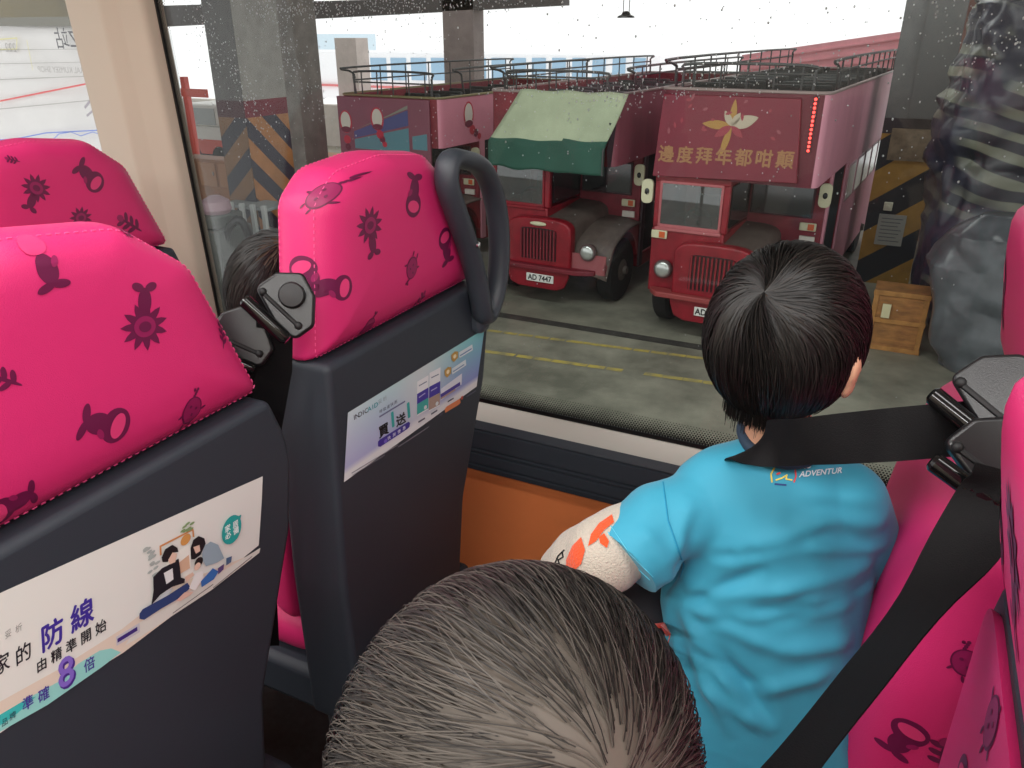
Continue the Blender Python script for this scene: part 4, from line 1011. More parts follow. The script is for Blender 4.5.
# --- our row: guides and the two belts in use
gE = on(1, .70, 992, 398); gF = on(1, .66, 988, 462)
belt_guide(seatE, gE - Vector(SE), frame_to((-.25, -.85, .45), (-.35, 0, 1)), knob=False)
belt_guide(seatF, gF - Vector(SF), frame_to((.1, -.8, .55), (-.35, .5, .8)), knob=False)
# belt over the boy's shoulder
e0 = on(1, .70, 966, 428)
pA = [on(1, .73, 985, 424), e0, dep(.668, 900, 434), dep(.70, 850, 438), dep(.735, 800, 442), dep(.765, 775, 443), dep(.79, 757, 446), dep(.825, 747, 452), dep(.89, 745, 468), dep(.96, 745, 520)]
sd = [UV, UV, UV, UV, UV * .9 - FW * .5, UV - FW * .3, UV * .8 + RT * .6, UV * .3 + RT, RT, RT]
bA = belt(smooth_path(pA, 5), .046, side=[sd[min(i // 5, len(sd) - 1)] * (1 - (i % 5) / 5) + sd[min(i // 5 + 1, len(sd) - 1)] * ((i % 5) / 5) for i in range(5 * (len(pA) - 1) + 1)])
obj('seat_belt', bA, WEBM, seatE).location = -Vector(SE)
b_ = belt([gE + Vector((.012, .03, -.02)), gE + Vector((.012, .10, -.15)), gE + Vector((.0, .16, -.30)), gE + Vector((-.01, .2, -.42))], .046, side=(.3, .9, .3))
obj('belt_strap', b_, WEBM, seatE).location = -Vector(SE)
# diagonal belt in the corner
pB = [on(1, .64, 1004, 470), on(1, .625, 990, 505), dep(.59, 940, 580), dep(.555, 865, 675), dep(.52, 785, 775), dep(.50, 730, 845), dep(.50, 640, 900)]
bB = belt(smooth_path(pB, 5), .050, side=[(RT * .78 + UV * .62)] * (5 * (len(pB) - 1) + 1))
obj('seat_belt', bB, WEBM, seatF).location = -Vector(SF)

# ------------------------------------------------------------------ adverts stuck on the seat backs
def advert(seat_o, X, px_to_img):
    """returns draw helpers mapping picture-plane coordinates of the advert onto the flat seat back"""
    loc = Vector(seat_o.location)
    def fn(lift):
        def f(a, b):
            px, py = px_to_img(a, b); p = on(0, X, px, py) - loc; return Vector((.0012 + lift, p.y, p.z))
        return f
    return fn
class Ink:
    def __init__(s, fn, up, base): s.mb = MB(); s.mats = []; s.fn = fn; s.base = Vector(base).normalized(); s.up = Vector(up).normalized(); s.n = 0
    def idx(s, c):
        m = flat(*c, .5)
        if m not in s.mats: s.mats.append(m)
        return s.mats.index(m)
    def lift(s): s.n += 1; return .0002 + s.n * .00003
    def poly(s, pts, c): s.mb.poly2(pts, s.fn(s.lift()), s.idx(c))
    def ellipse(s, cx, cy, a, b, c, n=24): s.poly([(cx + s.base.x * a * math.cos(t) + s.up.x * b * math.sin(t), cy + s.base.y * a * math.cos(t) + s.up.y * b * math.sin(t)) for t in [2 * PI * k / n for k in range(n)]], c)
    def bar(s, p, q, w, c):
        u = s.up * w / 2; s.poly([(p[0] - u.x, p[1] - u.y), (q[0] - u.x, q[1] - u.y), (q[0] + u.x, q[1] + u.y), (p[0] + u.x, p[1] + u.y)], c)
    def text(s, t, cx, cy, size, c, bold=.0, sx=1.0, sp=None):
        f = s.fn(s.lift())
        g = lambda u, v: f(cx + s.base.x * u * sx + s.up.x * v, cy + s.base.y * u * sx + s.up.y * v)
        s.mb.text(t, g, size, 0, 0, s.idx(c), bold=bold * size)
    def run(s, t, p, q, size, c, bold=.0):
        k = len(t)
        for i, ch in enumerate(t):
            f_ = i / max(1, k - 1); s.text(ch, p[0] + (q[0] - p[0]) * f_, p[1] + (q[1] - p[1]) * f_, size, c, bold)
# family advert
idn = lambda a, b: (a, b)
fA = advert(seatA, -.62, idn)
sheet = MB().poly2([(-40, 610), (262, 476), (261, 500), (258, 545), (200, 592), (100, 663), (0, 732), (-40, 760)], fA(0))
shA = obj('advert_sheet', sheet, flat(228, 226, 222, .45), seatA, smooth=0); shA['label'] = 'long white printed advert'
ik = Ink(fA, (-.06, -1), (.85, -.53))
z1 = lambda x, y: (x * .2343, 560 + y * .2343)
z2 = lambda x, y: (100 + x * .2214, 470 + y * .2214)
ik.poly([z1(-150, 690), z1(0, 600), z1(250, 462), z1(520, 290), z1(640, 195), z2(330, 520), z2(700, 372), z1(520, 395), z1(250, 560), z1(-150, 800)], (226, 208, 194))
ik.poly([z2(170, 690), z2(720, 350), z2(716, 372), z2(500, 540), z2(180, 750), z2(110, 790)], (222, 218, 212))
ik.poly([z1(-150, 760), z1(0, 655), z1(110, 590), z1(240, 520), z1(330, 440), z1(420, 385), z1(470, 375), z1(512, 392), z1(430, 455), z1(200, 615), z1(0, 728), z1(-150, 850)], (150, 212, 208))
ik.poly([z1(-150, 760), z1(0, 655), z1(110, 590), z1(150, 580), z1(60, 660), z1(0, 700), z1(-150, 800)], (62, 186, 186))
ik.run('妥析', z1(30, 315), z1(75, 290), 8.5, (150, 148, 146)); ik.run('家的', z1(2, 448), z1(95, 402), 20, (28, 26, 34), .012); ik.text('居', *z1(-90, 490), 20, (28, 26, 34))
ik.run('防線', z1(218, 322), z1(346, 240), 28, (62, 44, 150), .025); ik.run('由精準開始', z1(173, 447), z1(425, 287), 13.5, (28, 26, 34), .018)
ik.text('8', *z1(282, 486), 40, (70, 40, 140), .03); ik.text('8', *z1(276, 480), 40, (132, 104, 200), .015); ik.text('倍', *z1(376, 446), 13.5, (72, 54, 150), .015)
ik.run('準確', z1(113, 610), z1(181, 574), 14, (72, 54, 150), .015); ik.run('品牌', z1(14, 690), z1(48, 664), 8, (40, 60, 80))
ik.bar(z1(490, 345), z1(590, 285), 9, (200, 196, 206)); ik.bar(z1(495, 342), z1(580, 290), 4, (60, 40, 120))
# furniture, plant, family
ik.poly([z2(262, 340), z2(415, 262), z2(420, 300), z2(412, 300), z2(410, 272), z2(270, 345), z2(272, 380), z2(264, 385)], (206, 140, 84)); ik.poly([z2(290, 400), z2(400, 330), z2(405, 440), z2(300, 480)], (238, 234, 228)); ik.poly([z2(345, 420), z2(395, 380), z2(400, 440), z2(350, 470)], (214, 176, 150))
ik.ellipse(*z2(380, 312), 6, 5, (212, 150, 84))
rp2 = random.Random(2)
for k in range(16): x, y = rp2.uniform(195, 255), rp2.uniform(350, 470); ik.ellipse(*z2(x, y), 3.2, 1.4, (172, 178, 176), 10)
for k in range(9): x, y = rp2.uniform(340, 410), rp2.uniform(232, 272); ik.ellipse(*z2(x, y), 3, 1.2, (134, 158, 110), 10)
ik.poly([z2(455, 345), z2(490, 320), z2(525, 335), z2(552, 395), z2(520, 415), z2(470, 432), z2(452, 400)], (150, 168, 182)); ik.poly([z2(400, 350), z2(412, 312), z2(436, 295), z2(462, 305), z2(468, 330), z2(445, 380), z2(418, 400), z2(402, 400)], (30, 26, 30)); ik.poly([z2(412, 345), z2(440, 335), z2(444, 362), z2(424, 375)], (226, 188, 170)); ik.poly([z2(446, 500), z2(500, 440), z2(526, 455), z2(505, 490), z2(450, 526)], (58, 108, 178))
ik.poly([z2(230, 480), z2(270, 440), z2(300, 425), z2(345, 396), z2(352, 440), z2(356, 482), z2(374, 488), z2(372, 506), z2(316, 524), z2(262, 560), z2(222, 606), z2(232, 540)], (28, 28, 36)); ik.poly([z2(278, 462), z2(318, 440), z2(322, 490), z2(290, 512)], (226, 226, 228)); ik.poly([z2(240, 585), z2(290, 540), z2(320, 530), z2(300, 560), z2(250, 595)], (196, 200, 206)); ik.poly([z2(168, 645), z2(182, 625), z2(300, 560), z2(385, 505), z2(400, 528), z2(340, 580), z2(262, 625), z2(190, 672), z2(168, 668)], (48, 66, 116))
ik.poly([z2(268, 392), z2(284, 354), z2(316, 334), z2(340, 348), z2(344, 366), z2(318, 370), z2(296, 412), z2(272, 412)], (30, 26, 28)); ik.poly([z2(298, 402), z2(318, 368), z2(338, 374), z2(330, 412), z2(306, 422)], (230, 194, 176))
ik.ellipse(*z2(436, 412), 5, 4.4, (36, 28, 28)); ik.ellipse(*z2(430, 432), 3.8, 3.4, (230, 194, 176)); ik.poly([z2(392, 530), z2(420, 462), z2(452, 452), z2(458, 480), z2(420, 540)], (234, 230, 230)); ik.poly([z2(334, 585), z2(372, 548), z2(412, 545), z2(400, 560), z2(350, 590)], (222, 184, 170)); ik.poly([z2(372, 480), z2(408, 458), z2(416, 470), z2(380, 502)], (228, 190, 172))
ik.poly([z2(522, 440), z2(550, 420), z2(548, 445), z2(524, 468)], (90, 70, 120)); ik.poly([z2(560, 395), z2(586, 385), z2(582, 412), z2(560, 428)], (70, 96, 130))
ik.ellipse(*z2(584, 266), 11.5, 13.5, (38, 160, 158)); ik.poly([z2(612, 206), z2(628, 198), z2(622, 222)], (38, 160, 158))
ik.text('家', *z2(566, 262), 7, (240, 246, 246), .02); ik.text('居', *z2(602, 242), 7, (240, 246, 246), .02); ik.text('必', *z2(568, 294), 7, (240, 246, 246), .02); ik.text('備', *z2(604, 272), 7, (240, 246, 246), .02)
ik.bar(z2(318, 642), z2(500, 512), .8, (110, 106, 106)); ik.bar(z2(500, 528), z2(676, 386), .8, (110, 106, 106))
pA_ = obj('printing', ik.mb, ik.mats, shA, smooth=0, recalc=False)
# pale blue test kit advert
zb_ = lambda x, y: (330 + x * .2213, 320 + y * .2213)
fB = advert(seatB, -.62, zb_)
sheet = MB(); gp_ = []
Q = [(78, 418), (695, 40), (660, 300), (60, 732)]
def qd(u, v):
    t_ = [(Q[0][i] * (1 - u) + Q[1][i] * u) * v + (Q[3][i] * (1 - u) + Q[2][i] * u) * (1 - v) for i in (0, 1)]
    t_[0] += -10 * math.sin(PI * v) * (1 - u) * 0; return t_
f0 = fB(0)
sheet.grid(lambda u, v: f0(*qd(u, v)), 24, 10)
m = bpy.data.materials.new('printed_gradient'); m.use_nodes = True; b_ = m.node_tree.nodes['Principled BSDF']; b_.inputs['Roughness'].default_value = .45
at_ = m.node_tree.nodes.new('ShaderNodeAttribute'); at_.attribute_name = 'ink'; m.node_tree.links.new(at_.outputs['Color'], b_.inputs['Base Color'])
shB = obj('advert_sheet', sheet, m, seatB, smooth=0); shB['label'] = 'pale blue printed advert'
ca = shB.data.color_attributes.new('ink', 'FLOAT_COLOR', 'POINT')
for i in range(25):
    for j in range(11):
        u, v = i / 24, j / 10
        A_, B_, C_, D_ = (212, 226, 232), (126, 204, 206), (142, 136, 206), (178, 176, 220)   # top left, top right, bottom right, bottom left
        c_ = [((A_[k] * (1 - u) + B_[k] * u) * v + (D_[k] * (1 - u) + C_[k] * u) * (1 - v)) for k in range(3)]
        w_ = math.exp(-((u - .55) / .2) ** 2) * .75; c_ = [x * (1 - w_) + 222 * w_ for x in c_]
        if v < .12: c_ = [232, 232, 234]
        ca.data[i * 11 + j].color = rgb(*c_)
ik = Ink(fB, (-.08, -1), (617, -378))
ik.run('INDIC', (106, 441), (160, 410), 30, (34, 34, 52), .01); ik.run('AID', (174, 402), (204, 384), 30, (40, 150, 160), .01); ik.run('妥析', (222, 368), (244, 355), 22, (150, 170, 176))
ik.run('呼吸道快測', (226, 412), (292, 371), 17, (60, 60, 90)); ik.bar((218, 437), (335, 366), 7, (110, 110, 150))
ik.text('買', 238, 500, 56, (20, 20, 26), .03); ik.text('1', 279, 452, 96, (52, 168, 164), .02); ik.text('送', 316, 452, 52, (20, 20, 26), .03); ik.text('1', 351, 410, 96, (52, 168, 164), .02)
ik.poly([(212, 548), (222, 538), (350, 458), (357, 464), (354, 482), (344, 492), (222, 572), (212, 570)], (66, 50, 150)); ik.run('快測優惠', (262, 532), (330, 488), 17, (232, 232, 246), .01); ik.ellipse(246, 545, 9, 9, (120, 100, 200))
def box3(q, c1, c2, c3):
    (a, b, c, d) = [Vector(p) for p in q]
    L = lambda t0, t1, cc: ik.poly([tuple(a.lerp(d, t0)), tuple(b.lerp(c, t0)), tuple(b.lerp(c, t1)), tuple(a.lerp(d, t1))], cc)
    L(0, 1, (236, 238, 240)); L(.36, .66, c2); L(.66, .97, c3); ik.bar(tuple(a.lerp(d, .16) + Vector((8, -6))), tuple(b.lerp(c, .16) + Vector((-8, 4))), 5, (130, 140, 160)); ik.bar(tuple(a.lerp(d, .5) + Vector((8, -6))), tuple(b.lerp(c, .5) + Vector((-14, 4))), 5, (180, 176, 220)); ik.ellipse(*(c.lerp(d, .25) + Vector((0, -16))), 8, 9, (222, 226, 228))
box3([(388, 278), (440, 248), (438, 402), (388, 432)], None, (70, 56, 160), (70, 170, 162)); box3([(444, 238), (494, 212), (490, 386), (441, 412)], None, (70, 56, 160), (176, 150, 136))
for (x, y) in ((558, 165), (527, 235)):
    ik.poly([(x - 16, y - 8), (x, y - 24), (x + 15, y - 24), (x + 14, y + 4), (x - 4, y + 24), (x - 14, y + 14)], (196, 154, 78)); ik.ellipse(x, y - 2, 8, 9, (240, 226, 190))
ik.bar((578, 158), (638, 122), 26, (222, 232, 236)); ik.bar((582, 160), (634, 128), 6, (120, 150, 190)); ik.bar((545, 232), (608, 190), 26, (222, 232, 236)); ik.bar((550, 232), (600, 200), 5, (120, 150, 190))
ik.poly([(494, 310), (590, 240), (588, 290), (494, 362)], (226, 228, 238)); ik.bar((494, 342), (582, 286), 16, (74, 60, 150)); ik.bar((494, 354), (560, 312), 8, (176, 150, 136))
ik.poly([(512, 402), (520, 390), (580, 354), (584, 372), (574, 382), (514, 418)], (226, 132, 84)); ik.ellipse(590, 350, 6, 8, (206, 80, 60)); ik.bar((525, 368), (552, 352), 6, (70, 70, 90)); ik.bar((392, 460), (422, 442), 7, (90, 90, 110)); ik.bar((450, 424), (478, 406), 7, (90, 90, 110)); ik.bar((487, 430), (502, 420), 7, (90, 90, 110))
ik.bar((90, 690), (300, 562), 4, (140, 140, 150)); ik.bar((92, 700), (240, 608), 3, (150, 150, 160)); ik.bar((300, 572), (440, 480), 3, (150, 150, 160)); ik.bar((610, 345), (652, 318), 4, (110, 110, 130))
obj('printing', ik.mb, ik.mats, shB, smooth=0, recalc=False)
# webbing tab between the seats, low down

# ================================================================== THE PEOPLE
SKIN = mat('skin', rgb(214, 164, 134), .5, var=.05, vscale=20)
EYEW = mat('eye_white', rgb(235, 232, 228), .2); EYED = mat('eye_dark', rgb(24, 16, 14), .15); LIP = mat('lips', rgb(190, 104, 98), .45); BROW = mat('brow', rgb(26, 22, 22), .7)

def fuse(prims, voxel, smooth=6, name='fuse'):
    """one continuous closed surface grown from overlapping ellipsoids and tapered limbs"""
    mb = MB()
    for p in prims:
        if p[0] == 'e': mb.ell(p[1], p[2], nu=20, nv=12, M=p[3] if len(p) > 3 else None)
        else:
            path = [Vector(q) for q in p[1]]; rs = p[2]
            mb.tube(path, rs, 16)
            for q, r_ in zip(path, rs): mb.ell(q, (r_ * .995,) * 3, nu=16, nv=10)
    me = bpy.data.meshes.new(name); me.from_pydata([tuple(v) for v in mb.v], [], mb.f); me.update()
    bm = bmesh.new(); bm.from_mesh(me); bmesh.ops.recalc_face_normals(bm, faces=bm.faces); bm.to_mesh(me); bm.free()
    o = bpy.data.objects.new(name, me); COL.objects.link(o)
    r = o.modifiers.new('remesh', 'REMESH'); r.mode = 'VOXEL'; r.voxel_size = voxel; r.adaptivity = 0
    s = o.modifiers.new('smooth', 'SMOOTH'); s.factor = .5; s.iterations = smooth
    dg = bpy.context.evaluated_depsgraph_get(); m2 = bpy.data.meshes.new_from_object(o.evaluated_get(dg))
    out = MB(); out.v = [v.co.copy() for v in m2.vertices]; out.f = [list(p.vertices) for p in m2.polygons]; out.m = [0] * len(out.f)
    bpy.data.objects.remove(o); bpy.data.meshes.remove(me); bpy.data.meshes.remove(m2)
    return out

def head_frame(f, tilt=0.0, roll=0.0):
    f = Vector(f).normalized(); r_ = f.cross(Vector((0, 0, 1))).normalized(); u_ = r_.cross(f)
    return r_, f, u_
def head_prims(H, fr, s):
    r_, f, u = fr; M = Matrix((r_, f, u)).transposed(); P = lambda a, b, c: H + (r_ * a + f * b + u * c) * s
    e = lambda a, b, c, x, y, z: ('e', P(a, b, c), (x * s, y * s, z * s), M)
    pr = [e(0, -.006, .004, .071, .084, .074), e(0, .030, -.040, .056, .056, .060), e(0, .052, -.082, .026, .026, .022), e(0, .090, -.032, .010, .012, .012), e(0, .084, -.018, .007, .010, .02),
          e(.03, .062, -.045, .024, .022, .022), e(-.03, .062, -.045, .024, .022, .022), e(0, .078, -.066, .020, .010, .010), e(0, .055, .026, .048, .03, .036)]
    for sg in (-1, 1):
        pr += [e(sg * .073, -.006, -.026, .008, .016, .026), e(sg * .078, -.012, -.016, .006, .014, .016)]
    return pr, P, M
def face_bits(mb, P, M, s):
    for sg in (-1, 1):
        mb.ell(P(sg * .030, .0775, -.012), (.0115 * s, .007 * s, .0065 * s), 1, 12, 8, M); mb.ell(P(sg * .030, .0835, -.012), (.0055 * s, .003 * s, .0055 * s), 2, 10, 6, M)
        mb.ell(P(sg * .031, .0795, .008), (.015 * s, .005 * s, .0028 * s), 4, 10, 6, M)
    mb.ell(P(0, .0868, -.066), (.018 * s, .004 * s, .0045 * s), 3, 14, 8, M)
def hand_prims(w, d, palm, s, side, curl=.5):
    """w wrist, d pointing direction, palm = direction the palm faces, side = +1/-1 thumb side"""
    d = Vector(d).normalized(); pn = Vector(palm); pn = (pn - d * pn.dot(d)).normalized(); x = d.cross(pn) * side; pr = []
    M = Matrix((x, d, pn)).transposed(); c = w + d * .034 * s
    pr.append(('e', c, (.026 * s, .034 * s, .012 * s), M)); pr.append(('t', [w - d * .02 * s, w + d * .02 * s], [.018 * s, .017 * s]))
    for k, (ox, ln) in enumerate(((.019, .050), (.0065, .057), (-.0065, .052), (-.019, .040))):
        b = w + d * .060 * s + x * ox * s; a1 = curl * .6; a2 = curl * 1.3
        p1 = b + (d * math.cos(a1) + pn * math.sin(a1) + x * ox * 2) * ln * .5 * s; p2 = p1 + (d * math.cos(a1 + a2) + pn * math.sin(a1 + a2)) * ln * .45 * s
        pr.append(('t', [b - d * .012 * s, b, p1, p2], [.0075 * s, .0075 * s, .0068 * s, .0055 * s]))
    b = w + d * .018 * s + x * .020 * s
    pr.append(('t', [b, b + (x * .8 + d * .6 + pn * .3) * .022 * s, b + (x * .9 + d * 1.5 + pn * .6) * .026 * s], [.0095 * s, .0085 * s, .0065 * s]))
    return pr

def hair(H, fr, rad, whorl, line, N, length, thick, mats, seed, cap_shrink=.955, swirl=.35, sparse=None, drop_to=None, dark=.82, extra=0):
    """short straight hair: a close scalp cap plus separate fine strands running out from the whorl"""
    rnd = random.Random(seed); r_, f, u = fr; mb = MB()
    wl = Vector((whorl.dot(r_), whorl.dot(f), whorl.dot(u))).normalized()
    def to_w(d, k=1.0): return H + r_ * (d.x * rad[0] * k) + f * (d.y * rad[1] * k) + u * (d.z * rad[2] * k)
    nu, nv = 72, 44; idx = {}; vs = []; fs = []
    def dirv(i, j):
        ph = -PI / 2 + PI * j / nv; t = 2 * PI * i / nu; return Vector((math.cos(ph) * math.cos(t), math.cos(ph) * math.sin(t), math.sin(ph)))
    def vid(i, j):
        i %= nu
        if (i, j) not in idx:
            idx[(i, j)] = len(vs); vs.append(to_w(dirv(i, j), cap_shrink))
        return idx[(i, j)]
    for i in range(nu):
        for j in range(nv):
            d = dirv(i + .5, j + .5)
            if d.z > line(d) - .06: fs.append((vid(i, j), vid(i + 1, j), vid(i + 1, j + 1), vid(i, j + 1)))
    mb.add(vs, fs, 0)
    for k in range(N):
        while True:
            d = Vector((rnd.gauss(0, 1), rnd.gauss(0, 1), rnd.gauss(0, 1))).normalized()
            if extra and rnd.random() < extra: d = (wl + d * rnd.uniform(.0, .30)).normalized()
            if d.z > line(d) - .02 and (sparse is None or rnd.random() < sparse(d)): break
        L = length * rnd.uniform(.75, 1.15); steps = 9; ds = L / steps / rad[2]; path = []; lift = cap_shrink + rnd.uniform(0, .004)
        top = rnd.uniform(1.0, 1.045); dn = None; stop = (drop_to(d) if drop_to else -9) + rnd.gauss(0, .05)
        sw = swirl * rnd.uniform(.6, 1.3); jit = Vector((rnd.gauss(0, 1), rnd.gauss(0, 1), rnd.gauss(0, 1))) * .10
        q = d.copy(); pos = None
        for i in range(steps + 1):
            kk = lift + (top - lift) * min(1, (i + .3) / 3.5)
            if pos is None or q.z > -.86: pos = q * kk
            else:
                pos = pos + Vector((-pos.x * .006 + jit.x * .02, -pos.y * .006 + jit.y * .02, -1)) * ds
            path.append(H + r_ * (pos.x * rad[0]) + f * (pos.y * rad[1]) + u * (pos.z * rad[2]))
            if drop_to and pos.z < stop: break
            away = q - wl; away -= q * away.dot(q)
            if away.length < 1e-4: away = Vector((0, 0, -1)) - q * (-q.z)
            away.normalize(); tw = wl.cross(q); 
            if tw.length > 1e-4: tw.normalize()
            g = Vector((0, 0, -1)) - q * (-q.z)
            wgt = max(0, .55 - q.z) * .9
            t = away * (1 - min(.75, wgt)) + g * min(1.2, wgt) * 1.2 + tw * sw * max(0, 1 - (q - wl).length) + jit
            t -= q * t.dot(q)
            if t.length < 1e-5: break
            q = (q + t.normalized() * ds).normalized()
        if len(path) < 3: continue
        n = len(path); rs = [thick * (1 - .65 * (i / (n - 1)) ** 2) for i in range(n)]
        mb.tube(path, rs, 3, m=1 if rnd.random() < dark else 2)
    return mb

HAIRB = mat('hair_black', (.009, .008, .0075, 1), .40, spec=.40); HAIRS = mat('hair_black_soft', (.020, .017, .015, 1), .45, spec=.4); SCALP1 = mat('scalp_dark', rgb(70, 50, 38), .7)

def limb(a, b, c, r): return ('t', [a, (a + b) / 2, b, (b + c) / 2, c], r)
def fold_shirt(mb, segs):
    """raise soft cloth folds along 3-D segments (a, b, height, width)"""
    n = [Vector((0, 0, 0)) for _ in mb.v]
    for f in mb.f:
        a, b, c = mb.v[f[0]], mb.v[f[1]], mb.v[f[2]]; q = (b - a).cross(c - a)
        for i in f: n[i] += q
    for i, v in enumerate(mb.v):
        s = 0
        for (a, b, h, w) in segs:
            ab = b - a; t = max(-.1, min(1.1, (v - a).dot(ab) / ab.length_squared)); p = a + ab * t; d = (v - p).length
            if d < w * 4:
                fade = max(0, min(1, (t + .1) / .3)) * max(0, min(1, (1.1 - t) / .35)); s += 1.6 * h * math.exp(-(d / w) ** 2) * fade
        s += .0012 * noise.noise(v * 30) + .002 * noise.noise(v * 12)
        if n[i].length > 0: n[i] = n[i].normalized() * s
    for i in range(len(mb.v)): mb.v[i] = mb.v[i] + n[i]
    return mb

# ---------------- the boy at the window
def D(t, x, y): return dep(t, x, y)
H1 = D(.825, 785, 334)
boy = thing('person', 'child in a bright blue t-shirt with back turned, looking out of the large window', 'person', (H1.x, H1.y, 0))
fr1 = head_frame((.22, .97, -.06))
hp, P1, M1 = head_prims(H1, fr1, 1.0)
SL = D(.885, 676, 506); SR = D(.86, 846, 502); NK = D(.86, 778, 452)
EL = D(.87, 605, 554); WR = D(.95, 564, 571); ER = D(.98, 880, 600); WRR = ER + Vector((-.06, .13, -.02))
hipc = D(1.03, 785, 800); hipL = hipc + Vector((-.06, .02, -.04)); hipR = hipc + Vector((.06, .05, -.04))
kL = D(.975, 636, 622); kR = hipR + Vector((.04, .17, .0)); aL = kL + Vector((-.0, .0, -.24)); aR = kR + Vector((.0, .0, -.24))
prims = hp + [('t', [P1(0, -.01, -.05), NK + Vector((0, 0, .01)), NK - Vector((0, 0, .05))], [.036, .036, .042]),
              ('e', (SL + SR) / 2 + Vector((0, .02, -.06)), (.085, .035, .08)), ('e', hipc, (.085, .06, .07)), ('t', [(SL + SR) / 2 + Vector((0, .02, -.06)), hipc], [.05, .05]),
              limb(SL, EL, WR, [.030, .030, .028, .024, .018]), limb(SR, ER, WRR, [.034, .032, .028, .026, .019]),
              ('t', [hipL, kL, aL, aL + Vector((-.02, .07, -.03))], [.055, .044, .030, .022]), ('t', [hipR, kR, aR, aR + Vector((.01, .07, -.03))], [.055, .044, .030, .022])]
prims += hand_prims(WR, (-.25, .55, -.75), (.2, -.6, -.6), .85, 1, .7) + hand_prims(WRR, (-.4, .9, 0), (0, .1, -1), .85, -1, .6)
b1_ = fuse(prims, .0045, 5); face_bits(b1_, P1, M1, 1.0)
body1 = obj('body', b1_, [SKIN, EYEW, EYED, LIP, BROW], boy, smooth=70, world=True, recalc=False)
# hair: bowl-shaped, longer over the nape, cut round the ear
def line1(d):   # height of the hairline for a direction (x right, y forward)
    a = math.atan2(abs(d.x), d.y)        # 0 front .. pi back
    return .18 - .62 * min(1, a / 1.7) if a < 1.7 else -.44 - .26 * min(1, (a - 1.7) / 1.0)
def drop1(d):
    a = math.atan2(abs(d.x), d.y)
    return -.25 if a < 1.5 else (-.25 - .62 * min(1, (a - 1.5) / 1.0))
wh = (D(.735, 757, 279) - H1).normalized()
hm = hair(H1 + Vector((0, 0, .002)), fr1, (.079, .095, .0925), wh, line1, 5200, .135, .00062, None, 11, .955, .5, None, drop1, extra=.03)
obj('hair', hm, [SCALP1, HAIRB, HAIRS], boy, smooth=80, world=True, recalc=False)['label'] = 'straight black hair with a whorl'
# t-shirt
CY = mat('cyan_jersey', rgb(54, 160, 190), .68, bump=.18, bscale=1400, sheen=.15)
def sect(t, x, y, hw, hd=.075): 
    c = D(t, x, y); return c, hw, hd
secs = [(.985, 772, 850, .130, .088), (.975, 772, 790, .126, .088), (.95, 764, 700, .125, .086), (.925, 763, 610, .122, .084), (.905, 768, 552, .117, .082), (.885, 771, 508, .116, .074), (.875, 771, 486, .108, .062), (.868, 773, 470, .088, .050), (.865, 778, 462, .060, .042)]
tp = []
ax = Vector((.95, .31, 0)).normalized(); ay = Vector((-.31, .95, 0)).normalized(); MM = Matrix((ax, ay, Vector((0, 0, 1)))).transposed()
cs_ = [(D(t, x, y), hw, hd) for (t, x, y, hw, hd) in secs]
pr = []
for i in range(len(cs_) - 1):
    (a, wa, da), (b, wb, db) = cs_[i], cs_[i + 1]
    for k in range(8):
        t = k / 8; c = a.lerp(b, t); w = wa + (wb - wa) * t; d_ = da + (db - da) * t
        pr.append(('e', c, (w, d_, .042 if i < 5 else .03), MM))
HEM = D(.862, 624, 560)
pr += [('t', [SL + Vector((.02, 0, -.004)), SL.lerp(HEM, .35), SL.lerp(HEM, .7), HEM], [.046, .048, .048, .048]), ('e', SL + Vector((.014, 0, -.004)), (.046, .046, .040)), ('e', SR + Vector((-.02, 0, -.004)), (.044, .046, .042)),
       ('t', [SR, SR.lerp(ER, .45), SR.lerp(ER, .7)], [.046, .044, .043])]
sh = fuse(pr, .0042, 14)
# cut the sleeve ends flat: press everything beyond the hem plane back onto it
for (hp_, hd_) in ((HEM, (HEM - SL).normalized()), (SR.lerp(ER, .7), (ER - SR).normalized())):
    for v in sh.v:
        q = v - hp_; s_ = q.dot(hd_)
        if s_ > 0 and (q - hd_ * s_).length < .07: v -= hd_ * s_
tb_ = bvh(sh)
def hit(x, y, t):
    h_ = tb_.ray_cast(EYE, ray(x, y).normalized()); return D(t, x, y) if h_[0] is None else h_[0]
def sg(x0, y0, x1, y1, h, w, t0=.83, t1=.82): return (hit(x0, y0, t0), hit(x1, y1, t1), h, w)
BK = .835
folds = [sg(672, 570, 735, 556, -.008, .008), sg(735, 556, 826, 532, -.005, .008), sg(690, 640, 730, 730, .005, .009), sg(720, 650, 770, 720, -.004, .008), sg(800, 600, 872, 585, .004, .008), sg(690, 500, 672, 560, .004, .010), sg(800, 495, 880, 500, .003, .010), sg(664, 580, 742, 556, .007, .012, .85, .83), sg(742, 556, 830, 525, .005, .014, .83, .82), sg(690, 590, 790, 590, .006, .009, .85, .83), sg(780, 590, 870, 560, .006, .011, .83, .83), sg(690, 604, 780, 650, .006, .010, .85, .84), sg(780, 650, 850, 640, .005, .011, .84, .85),
         sg(684, 612, 740, 700, .006, .010, .86, .87), sg(740, 620, 850, 604, .005, .009, .835, .84), sg(700, 680, 770, 730, .005, .010, .87, .88), sg(676, 640, 700, 760, .005, .009, .87, .89), sg(760, 690, 830, 670, .005, .010, .87, .87), sg(800, 520, 886, 520, .004, .010, .82, .83), sg(810, 548, 884, 546, .004, .008, .82, .83),
         sg(690, 600, 760, 570, -.006, .008, .85, .83), sg(700, 620, 800, 618, -.005, .008, .85, .84), sg(760, 610, 866, 585, -.005, .007, .835, .84), sg(700, 650, 760, 690, -.005, .008, .86, .87), sg(664, 590, 690, 530, -.006, .008, .85, .83), sg(640, 530, 668, 570, .004, .010, .82, .83)]
fold_shirt(sh, folds)
tb_ = bvh(sh)
